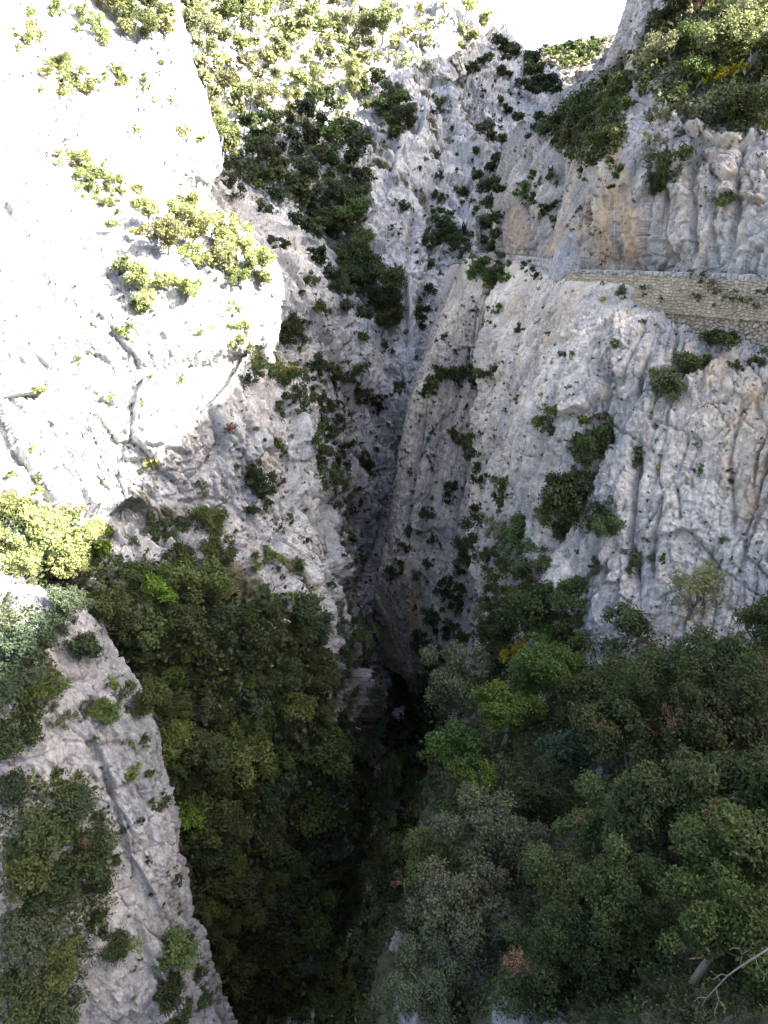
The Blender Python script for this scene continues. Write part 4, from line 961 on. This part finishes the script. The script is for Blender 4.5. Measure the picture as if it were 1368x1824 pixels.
many([(950, 310, 10), (980, 315, 12), (935, 340, 16, 'green'), (945, 350, 12, 'oak'), (975, 370, 18, 'mid'), (985, 390, 10, 'green'), (1040, 310, 10, 'oak'), (1090, 330, 8, 'green'), (1030, 370, 6, 'olive'), (930, 330, 10, 'mid'), (960, 325, 8, 'mid')], 'on the cliff face under the wooded shoulder', 'shrub', 'mid', ('G',))
add(1021, 409, 4.5, 'shrub', 'dark', label='tiny dark bush on the tip of the rock pinnacle', at=(unproject(1019, 411, 63.5), np.array([0, 0, 1.]), 'G', 63.5))

# --- plants in the retaining wall
def wall_plants():
    line = along(near, 400)
    for x, y, r, c in [(1105, 515, 8, 'grey'), (1146, 512, 6, 'mid'), (1148, 525, 5, 'olive'), (1232, 490, 5, 'grey'), (1252, 490, 6, 'grey'), (1268, 508, 10, 'grey'), (1275, 520, 8, 'grey'), (1240, 530, 9, 'grey'), (1292, 530, 6, 'grey'), (1305, 533, 7, 'grey'), (1318, 535, 7, 'grey'), (1335, 535, 6, 'olive'), (1352, 520, 5, 'grey'), (1366, 518, 7, 'grey'), (1245, 505, 6, 'grey'), (1180, 535, 6, 'grey'), (1310, 518, 5, 'grey'), (1075, 505, 4, 'mid'), (1345, 545, 6, 'olive'), (1272, 545, 5, 'grey')]:
        d = np.interp(x, [n[0] for n in ((1010, 0), (1090, 0), (1172, 0), (1270, 0), (1375, 0))], [60.9, 57.2, 54, 50, 46.8]) - .35
        add(x, y, r * 1.1, 'shrub', c, 'growing from the ochre retaining wall', 'cushion plants in the retaining wall', at=(unproject(x, y, d), np.array([-.5, -.8, .1]), 'W', d))
wall_plants()

# --- the sunlit left cliff
LC = 'on the sunlit left cliff'
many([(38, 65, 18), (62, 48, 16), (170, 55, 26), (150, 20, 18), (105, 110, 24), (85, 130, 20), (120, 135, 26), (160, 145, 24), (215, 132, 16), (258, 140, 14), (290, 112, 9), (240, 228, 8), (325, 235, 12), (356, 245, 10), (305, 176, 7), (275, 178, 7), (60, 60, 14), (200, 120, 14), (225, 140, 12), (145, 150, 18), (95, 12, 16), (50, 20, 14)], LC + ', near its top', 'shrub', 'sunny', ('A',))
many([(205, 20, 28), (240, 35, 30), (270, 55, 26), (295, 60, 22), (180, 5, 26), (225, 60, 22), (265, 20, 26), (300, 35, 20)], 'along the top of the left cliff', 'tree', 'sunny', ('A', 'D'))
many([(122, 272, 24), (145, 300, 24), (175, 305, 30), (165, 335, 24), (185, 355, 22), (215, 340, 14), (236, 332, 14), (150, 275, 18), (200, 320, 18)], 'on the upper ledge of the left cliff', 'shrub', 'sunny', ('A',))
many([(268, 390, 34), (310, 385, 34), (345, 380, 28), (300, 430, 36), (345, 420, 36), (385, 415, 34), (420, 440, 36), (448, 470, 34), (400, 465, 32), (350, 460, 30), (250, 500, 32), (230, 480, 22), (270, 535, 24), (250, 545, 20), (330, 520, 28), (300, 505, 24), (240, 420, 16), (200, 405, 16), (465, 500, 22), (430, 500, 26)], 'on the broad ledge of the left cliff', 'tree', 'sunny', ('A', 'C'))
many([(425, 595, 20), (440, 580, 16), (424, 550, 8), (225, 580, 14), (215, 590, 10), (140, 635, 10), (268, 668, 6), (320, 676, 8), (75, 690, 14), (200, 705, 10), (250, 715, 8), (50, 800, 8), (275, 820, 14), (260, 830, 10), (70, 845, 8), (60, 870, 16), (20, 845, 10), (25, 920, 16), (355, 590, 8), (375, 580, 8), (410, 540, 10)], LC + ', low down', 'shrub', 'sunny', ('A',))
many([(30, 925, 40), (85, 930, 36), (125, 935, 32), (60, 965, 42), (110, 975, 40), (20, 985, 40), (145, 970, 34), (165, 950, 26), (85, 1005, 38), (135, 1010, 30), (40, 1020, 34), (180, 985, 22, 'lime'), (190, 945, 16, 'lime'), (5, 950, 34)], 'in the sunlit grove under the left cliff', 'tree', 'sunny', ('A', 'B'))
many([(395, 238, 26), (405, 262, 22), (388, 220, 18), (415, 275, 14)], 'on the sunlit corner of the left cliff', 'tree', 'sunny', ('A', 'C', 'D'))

# --- shaded lower part of the left cliff
LS = 'on the shaded face of the left cliff'
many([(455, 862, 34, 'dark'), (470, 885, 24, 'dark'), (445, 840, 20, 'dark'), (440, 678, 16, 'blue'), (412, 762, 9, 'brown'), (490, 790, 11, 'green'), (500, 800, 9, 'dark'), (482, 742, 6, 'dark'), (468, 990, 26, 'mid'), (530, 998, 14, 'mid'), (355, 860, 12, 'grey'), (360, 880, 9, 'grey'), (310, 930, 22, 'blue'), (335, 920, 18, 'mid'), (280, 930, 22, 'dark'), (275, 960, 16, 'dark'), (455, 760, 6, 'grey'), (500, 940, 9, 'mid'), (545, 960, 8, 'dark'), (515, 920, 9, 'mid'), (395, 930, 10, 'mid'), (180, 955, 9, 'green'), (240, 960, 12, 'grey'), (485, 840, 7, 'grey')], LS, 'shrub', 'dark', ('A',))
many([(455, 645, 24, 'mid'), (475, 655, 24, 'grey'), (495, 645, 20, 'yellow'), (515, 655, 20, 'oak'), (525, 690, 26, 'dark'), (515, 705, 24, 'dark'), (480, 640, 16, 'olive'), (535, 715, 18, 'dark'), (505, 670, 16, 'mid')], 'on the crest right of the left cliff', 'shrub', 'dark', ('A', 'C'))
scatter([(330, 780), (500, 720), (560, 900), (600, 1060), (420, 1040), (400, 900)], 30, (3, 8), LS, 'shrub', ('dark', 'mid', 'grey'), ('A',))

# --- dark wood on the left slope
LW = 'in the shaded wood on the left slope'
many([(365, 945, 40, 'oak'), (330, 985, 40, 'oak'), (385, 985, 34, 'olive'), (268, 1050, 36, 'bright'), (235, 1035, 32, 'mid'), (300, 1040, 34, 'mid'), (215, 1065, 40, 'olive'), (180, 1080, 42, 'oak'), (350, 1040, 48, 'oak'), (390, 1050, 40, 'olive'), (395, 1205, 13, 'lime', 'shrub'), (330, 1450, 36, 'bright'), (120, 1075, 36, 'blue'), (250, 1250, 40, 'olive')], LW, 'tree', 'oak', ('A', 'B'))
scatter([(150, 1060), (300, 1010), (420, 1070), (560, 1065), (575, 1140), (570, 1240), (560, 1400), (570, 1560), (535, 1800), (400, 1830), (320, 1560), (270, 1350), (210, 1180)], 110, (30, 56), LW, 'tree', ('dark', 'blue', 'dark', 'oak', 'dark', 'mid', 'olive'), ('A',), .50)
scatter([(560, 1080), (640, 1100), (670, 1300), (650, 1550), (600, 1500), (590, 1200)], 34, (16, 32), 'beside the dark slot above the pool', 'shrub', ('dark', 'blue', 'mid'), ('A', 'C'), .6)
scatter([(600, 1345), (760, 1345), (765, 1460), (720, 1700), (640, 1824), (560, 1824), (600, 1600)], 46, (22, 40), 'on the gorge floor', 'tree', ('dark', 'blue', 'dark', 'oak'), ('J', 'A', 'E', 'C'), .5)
scatter([(750, 1240), (795, 1240), (795, 1420), (745, 1420)], 12, (16, 26), 'on the bank right of the pool', 'shrub', ('dark', 'blue', 'mid'), None, .55)

many([(648, 1212, 18, 'dark'), (660, 1232, 20, 'blue'), (668, 1252, 17, 'dark'), (652, 1258, 20, 'mid'), (672, 1275, 16, 'dark'), (644, 1190, 16, 'dark'), (655, 1290, 20, 'dark'), (640, 1235, 20, 'blue')], 'beside the left edge of the pool', 'shrub', 'dark', ('A', 'C', 'J'))

# --- near left spur
SPU = 'on the nearest left rock spur'
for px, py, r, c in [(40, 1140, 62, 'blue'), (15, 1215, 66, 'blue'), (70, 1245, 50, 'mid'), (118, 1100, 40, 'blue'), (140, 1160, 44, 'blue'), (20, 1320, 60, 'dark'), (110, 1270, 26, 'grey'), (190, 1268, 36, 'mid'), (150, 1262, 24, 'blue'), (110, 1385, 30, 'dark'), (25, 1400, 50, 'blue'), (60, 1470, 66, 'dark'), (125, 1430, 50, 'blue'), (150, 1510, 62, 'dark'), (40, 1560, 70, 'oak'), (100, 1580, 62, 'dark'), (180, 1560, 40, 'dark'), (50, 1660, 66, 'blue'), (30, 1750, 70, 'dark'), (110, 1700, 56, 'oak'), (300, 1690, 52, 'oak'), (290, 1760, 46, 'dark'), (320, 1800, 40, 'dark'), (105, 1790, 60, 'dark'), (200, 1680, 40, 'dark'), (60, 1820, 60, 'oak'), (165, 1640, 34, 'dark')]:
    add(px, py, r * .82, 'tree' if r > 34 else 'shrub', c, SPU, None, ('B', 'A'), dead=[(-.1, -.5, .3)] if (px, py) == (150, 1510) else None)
add(215, 1680, 30, 'tree', 'lime', SPU, None, ('B',), label='lime green sapling on the nearest left rock spur', sparse=True)
add(228, 1375, 15, 'shrub', 'mid', SPU, None, ('B',)); add(175, 1450, 12, 'shrub', 'dark', SPU, None, ('B',)); add(210, 1530, 16, 'shrub', 'dark', SPU, None, ('B',)); add(232, 1322, 10, 'shrub', 'mid', SPU, None, ('B',)); add(350, 1740, 16, 'shrub', 'dark', SPU, None, ('B',))
scatter([(130, 1290), (240, 1300), (290, 1450), (310, 1600), (360, 1790), (220, 1790), (230, 1600), (170, 1400)], 18, (4, 10), SPU, 'shrub', ('mid', 'dark', 'grey'), ('B',))

many([(158, 1142, 16, 'dark'), (200, 1222, 15, 'mid'), (252, 1318, 12, 'dark'), (286, 1425, 16, 'dark'), (308, 1560, 14, 'mid'), (332, 1665, 18, 'dark'), (368, 1772, 20, 'dark'), (265, 1372, 9, 'mid'), (312, 1612, 10, 'dark'), (350, 1712, 12, 'mid'), (225, 1262, 12, 'grey')], 'along the edge of the nearest spur', 'shrub', 'dark', ('B',))

# --- gorge wall with the diagonal rib
CW = 'on the middle gorge wall'
many([(408, 292, 24, 'dark'), (415, 320, 19, 'blue'), (420, 340, 14, 'dark'), (470, 373, 16, 'dark'), (488, 442, 26, 'dark'), (500, 462, 19, 'dark'), (480, 430, 17, 'blue'), (545, 500, 17, 'mid'), (555, 552, 22, 'dark'), (565, 545, 14, 'mid'), (510, 588, 38, 'dark'), (500, 610, 34, 'dark'), (520, 575, 24, 'blue'), (585, 580, 6, 'dark'), (575, 650, 26, 'dark'), (590, 670, 17, 'mid'), (560, 640, 19, 'dark'), (495, 575, 19, 'grey'), (622, 735, 11, 'dark'), (620, 670, 17, 'dark'), (640, 650, 19, 'mid'),
      (648, 700, 22, 'dark'), (675, 715, 17, 'dark'), (670, 798, 8, 'dark'), (650, 820, 17, 'dark'), (690, 756, 5, 'dark')], CW, 'shrub', 'dark', ('C', 'D'))
scatter([(535, 670), (570, 680), (610, 760), (620, 830), (600, 860), (590, 930), (575, 880), (555, 780)], 36, (12, 24), 'in the gully below the diagonal rib', 'shrub', ('dark', 'mid', 'dark'), ('C', 'A'), .5)
scatter([(600, 860), (640, 850), (650, 960), (640, 1080), (600, 1000)], 16, (7, 15), CW + ', low down', 'shrub', ('dark', 'mid'), ('C', 'A'), .6)
scatter([(390, 330), (480, 470), (560, 480), (720, 730), (690, 1000), (600, 1000), (540, 660)], 34, (3, 7), CW, 'shrub', ('dark', 'mid'), ('C',))

# --- far cliff: wooded slope, gullies, plateau
FC = 'on the shaded slope of the far cliff'
scatter([(405, 235), (440, 215), (560, 212), (640, 225), (655, 290), (650, 335), (610, 380), (585, 420), (520, 365), (450, 330), (420, 290)], 70, (14, 27), FC, 'tree', ('dark', 'blue', 'dark', 'mid', 'oak'), ('D', 'C'), .52)
many([(600, 345, 30), (605, 375, 32), (625, 400, 38), (600, 405, 30), (640, 430, 26), (575, 400, 24), (545, 395, 20), (525, 395, 20), (555, 415, 19), (620, 470, 35), (645, 475, 38), (665, 490, 38), (690, 505, 35), (650, 505, 32), (620, 490, 26), (690, 540, 30), (665, 545, 26), (705, 560, 24), (680, 580, 26), (650, 560, 19), (640, 600, 16), (600, 520, 24), (615, 550, 19), (590, 500, 22), (570, 470, 22)], 'in the dark gully of the far cliff', 'tree', 'dark', ('D', 'C'))
many([(690, 170, 24), (665, 150, 21), (700, 200, 29), (720, 215, 24), (690, 225, 24), (720, 185, 20), (655, 165, 17), (675, 195, 21), (710, 240, 17), (735, 225, 14), (645, 150, 17, 'mid'), (560, 185, 25, 'dark'), (585, 195, 17)], 'below the lit notch on the far cliff', 'tree', 'dark', ('D',))
many([(785, 420, 31), (770, 435, 26), (800, 415, 26), (810, 440, 22), (755, 425, 19), (800, 395, 17), (715, 365, 14), (700, 410, 10), (650, 380, 14), (780, 350, 12), (825, 345, 14), (830, 360, 12), (780, 375, 12), (825, 415, 13), (785, 315, 11), (765, 200, 11), (785, 185, 13), (770, 550, 17), (745, 545, 17), (755, 570, 19), (770, 590, 17), (790, 500, 17), (790, 480, 14), (740, 650, 12), (735, 670, 10), (715, 680, 12), (760, 510, 14), (705, 690, 11), (775, 535, 12), (660, 640, 12), (690, 620, 11), (760, 610, 12), (640, 330, 12)], 'on the bare rock of the far cliff', 'shrub', 'dark', ('D', 'C'))
scatter([(650, 240), (800, 120), (850, 300), (850, 440), (760, 640), (700, 680), (620, 560), (690, 460), (640, 330)], 60, (2.5, 6), 'on the bare rock of the far cliff', 'shrub', ('dark', 'mid'), ('D',))
PL = 'on the hillside above the far cliff'
scatter([(325, 0), (640, 0), (700, 60), (640, 140), (600, 205), (400, 215), (375, 190), (350, 110)], 80, (15, 30), PL, 'tree', ('sunny', 'pale'), ('D', 'A'), .58)
scatter([(640, 0), (800, 0), (790, 60), (720, 110), (660, 110)], 18, (8, 18), 'above the lit notch of the far cliff', 'shrub', ('sunny', 'pale'), ('D',), .7)
many([(650, 195, 15, 'sunny')], PL, 'tree', 'sunny', ('D',))

# --- far ridge by the sky gap
RI = 'on the far ridge below the sky gap'
many([(835, 20, 17, 'sunny'), (850, 45, 18, 'sunny'), (865, 35, 15, 'sunny'), (845, 70, 17, 'sunny'), (870, 62, 14, 'sunny'), (825, 55, 14, 'pale'), (820, 85, 12, 'sunny'), (838, 5, 12, 'sunny')], 'on the sunlit shoulder of the far ridge', 'tree', 'sunny', ('F', 'D'))
many([(893, 86, 16), (907, 93, 17), (922, 101, 18), (935, 109, 18), (948, 116, 18), (960, 126, 18), (973, 134, 17), (985, 146, 16), (905, 111, 14), (930, 129, 18), (945, 139, 22), (960, 151, 18), (975, 161, 16), (940, 159, 16), (990, 166, 14), (880, 81, 14), (870, 111, 11), (855, 116, 11), (900, 136, 9), (925, 151, 11), (955, 171, 14), (840, 126, 14), (830, 136, 14)], RI, 'tree', 'dark', ('F', 'G', 'D'))
many([(890, 130, 12), (905, 135, 9), (890, 180, 9), (870, 235, 19, 'grey'), (855, 240, 15, 'grey'), (905, 205, 11), (915, 215, 11), (925, 215, 11), (900, 190, 7), (880, 250, 12), (895, 255, 12), (860, 285, 15), (875, 300, 17), (885, 290, 15), (850, 270, 12), (880, 330, 19), (865, 340, 19), (890, 345, 17), (855, 320, 15), (870, 370, 17), (885, 390, 19), (870, 410, 19), (855, 400, 15), (890, 420, 17), (880, 440, 17), (860, 430, 17), (850, 375, 9)], 'in the dark gully beneath the far ridge', 'tree', 'dark', ('F', 'D', 'G'))
scatter([(860, 100), (985, 170), (990, 210), (930, 250), (870, 260), (820, 170)], 26, (2.5, 6), RI, 'shrub', ('dark',), ('F',))
scatter([(935, 112), (960, 90), (1040, 75), (1115, 66), (1110, 110), (1060, 115), (985, 120)], 190, (4, 8), 'on the distant hill', 'tree', ('sunny', 'mid', 'green', 'pale'), ('H',), .28, 'trees on the distant hill')

UGC = ('dark', 'oak', 'olive', 'mid')
cover('undergrowth', [(790, 1210), (870, 1150), (1368, 1130), (1368, 1824), (600, 1824), (700, 1760), (770, 1480), (790, 1330)], 3600, ('I', 'E'), (9, 20), UGC, 'dense undergrowth beneath the trees of the right foreground', leaf=.2, per=26, lump=.6)
cover('undergrowth', [(0, 900), (160, 940), (180, 1000), (300, 1010), (420, 1070), (560, 1065), (580, 1110), (575, 1300), (575, 1550), (545, 1824), (390, 1824), (300, 1500), (200, 1180), (0, 1040)], 3000, ('A',), (8, 17), ('dark', 'blue', 'dark', 'oak'), 'dark undergrowth beneath the wood on the left slope')
scatter([(575, 1340), (665, 1340), (650, 1560), (600, 1700), (570, 1700)], 30, (14, 28), 'at the bottom of the left slope', 'shrub', ('dark', 'blue', 'mid'), ('A', 'C'), .45)
cover('undergrowth', [(575, 1330), (668, 1330), (650, 1560), (600, 1750), (555, 1750)], 500, ('A', 'C'), (8, 15), ('dark', 'blue', 'oak'), 'dark undergrowth at the bottom of the left slope')
cover('undergrowth', [(560, 1300), (790, 1230), (800, 1400), (720, 1700), (640, 1824), (540, 1824)], 3000, ('J', 'C', 'E'), (7, 14), ('dark', 'blue', 'oak'), 'dark undergrowth on the gorge floor')
cover('undergrowth', [(0, 1060), (60, 1090), (90, 1180), (80, 1260), (0, 1330)], 260, ('B',), (8, 16), UGC, 'scrub cover on the upper left of the nearest spur', leaf=.22, per=22)
cover('undergrowth', [(0, 1380), (150, 1380), (215, 1500), (190, 1620), (130, 1824), (0, 1824)], 700, ('B',), (8, 18), UGC, 'scrub cover on the lower left of the nearest spur', leaf=.22, per=22)
cover('undergrowth', [(395, 240), (420, 215), (660, 215), (660, 335), (600, 430), (520, 370), (440, 335)], 420, ('D', 'C'), (5, 10), ('dark', 'blue', 'mid'), 'scrub cover on the shaded slope of the far cliff')
cover('undergrowth', [(325, 0), (650, 0), (640, 150), (600, 205), (400, 212), (350, 120)], 220, ('D', 'A'), (6, 13), ('sunny', 'pale', 'sunny', 'olive'), 'scrub cover on the sunlit hillside above the far cliff')
cover('undergrowth', [(950, 230), (1110, 110), (1115, 260), (1050, 300), (1000, 270)], 700, ('G',), (6, 12), ('dark', 'oak', 'olive'), 'scrub cover on the wooded shoulder right of the sky gap')
cover('undergrowth', [(1120, 90), (1200, 20), (1368, 0), (1368, 240), (1250, 220), (1150, 170)], 800, ('G',), (7, 15), ('oak', 'olive', 'mid', 'pale'), 'scrub cover on the slope above the upper right cliff')

# --- the dead limb at the lower right corner
def dead_limb():
    d0 = 17.0
    P = lambda x, y, d=d0: unproject(x, y, d)
    parts = []
    parts.append(tube([P(1480, 2050, 17.5), P(1450, 1850, 17.3), P(1405, 1720, 17), P(1372, 1688), P(1345, 1705), P(1318, 1722), P(1296, 1738), P(1275, 1760), P(1258, 1778), P(1248, 1795)], [.12, .10, .05, .03, .025, .022, .018, .013, .009, .005], 7))
    for pts in ([(1318, 1722), (1322, 1700), (1316, 1685), (1325, 1672)], [(1322, 1700), (1335, 1692), (1340, 1680)], [(1316, 1690), (1306, 1688), (1300, 1692)], [(1296, 1738), (1285, 1735), (1270, 1745), (1262, 1740)], [(1275, 1760), (1280, 1782), (1272, 1805), (1276, 1818)], [(1280, 1782), (1290, 1790), (1292, 1806)], [(1345, 1705), (1350, 1722), (1362, 1735), (1360, 1748)], [(1285, 1750), (1278, 1740), (1264, 1728)], [(1258, 1778), (1246, 1776), (1236, 1784)]):
        parts.append(tube([P(x, y, d0 - .12 * k) for k, (x, y) in enumerate(pts)], np.linspace(.011, .004, len(pts)), 5))
    V, Q = merge(parts); o = link('bare_tree', np_mesh('bare_tree', V, Q, M_TWIG))
    tag(o, 'dead pale grey limb with bare twigs at the lower right corner', 'bare tree')
dead_limb()

# --- tufts in the cracks of the rock
def tufts():
    VV = []; QQ = []; TT = []; o = 0
    r = np.random.default_rng(55)
    n = 0
    for _ in range(9000):
        x, y = r.uniform(0, 1368), r.uniform(0, 1500); s = surface(x, y, ('A', 'B', 'C', 'D', 'E', 'F', 'G'), 1)
        if s is None: continue
        P, N, key, d = s
        if fbm(P[None] / 6, 2, 77)[0] < (-.12 if key in 'CDEA' else .05): continue
        if key == 'E' and x > 900 and r.random() < .6: continue
        rp = r.uniform(1.0, 3.6) if key != 'D' else r.uniform(.8, 2.6)
        R = rp * d / F; k = 9
        C = P + N * R * .3 + r.normal(size=(k, 3)) * R * .5; Nn = unit(r.normal(size=(k, 3)) + np.array([0, 0, .6]) + N * .6)
        V, Q = leaf_quads(C, Nn, R * .62, r, .6); VV.append(V); QQ.append(Q + o); o += len(V); TT.append(np.full(len(V), r.random() * .9))
        n += 1
    ob = link('grass_tufts', np_mesh('grass_tufts', np.concatenate(VV), np.concatenate(QQ), M_LEAF, False, {'leafv': np.concatenate(TT)})); ob.color = (.045, .058, .026, 1)
    tag(ob, 'tiny tufts of grass and herbs in the cracks of the cliffs', 'grass tufts', kind='stuff')
tufts()

# --- every plant gets a label that singles it out
ORD = ['', 'second', 'third', 'fourth', 'fifth', 'sixth', 'seventh', 'eighth', 'ninth', 'tenth', 'eleventh', 'twelfth', 'thirteenth', 'fourteenth', 'fifteenth', 'sixteenth', 'seventeenth', 'eighteenth', 'nineteenth', 'twentieth']
def order(lst, axis):
    lst = sorted(lst, key=lambda i: i[axis]); n = len(lst)
    first, last, side = ('leftmost', 'rightmost', 'left') if axis == 'px' else ('uppermost', 'lowest', 'top')
    return [(i, first if k == 0 else last if k == n - 1 else f'{ORD[min(k, 19)]} from {side}') for k, i in enumerate(lst)]
def label_plants():
    fam = {}
    for i in ITEMS:
        noun = {'tree': 'tree', 'bare': 'bare shrub'}.get(i['kind'], 'shrub')
        i['noun'] = noun
        if i['group'] or not i['label']:
            i['o']['group'] = i['group'] or f"{noun}s {i['region']}"
        if i['label']: i['o']['label'] = i['label']; continue
        look = 'grey twiggy' if i['kind'] == 'bare' else LOOK[i['col']]
        fam.setdefault((i['region'], look + ' ' + noun), []).append(i)
    worst = 0
    for (reg, ln), lst in fam.items():
        base = f'{ln} {reg}'
        def put(i, pos):
            nonlocal worst
            t = base + (', ' + pos if pos else ''); i['o']['label'] = t
            if len(t.split()) > 16: worst += 1; print('LONG', len(t.split()), t)
        if len(lst) == 1: put(lst[0], '')
        elif len(lst) <= 8:
            ax = 'px' if np.ptp([i['px'] for i in lst]) > np.ptp([i['py'] for i in lst]) else 'py'
            for i, p in order(lst, ax): put(i, p)
        else:
            ys = sorted(lst, key=lambda i: i['py']); nb = max(2, math.ceil(len(lst) / 9)); nb = min(nb, 5)
            names = {2: ['upper half', 'lower half'], 3: ['top third', 'middle third', 'bottom third'], 4: ['top quarter', 'second quarter', 'third quarter', 'bottom quarter'], 5: ['top fifth', 'second fifth', 'middle fifth', 'fourth fifth', 'bottom fifth']}[nb]
            for b in range(nb):
                for i, p in order(ys[b * len(ys) // nb:(b + 1) * len(ys) // nb], 'px'): put(i, f'{names[b]}, {p}')
    print('PLANTS', len(ITEMS), 'families', len(fam))
fold_small('tree', 275, 'distant_trees', 'small far trees scattered over the cliffs and the distant hill', 'distant trees')
fold_small('shrub', 285, 'scattered_scrub', 'small scattered bushes dotted over all the rock faces', 'scrub')
label_plants()
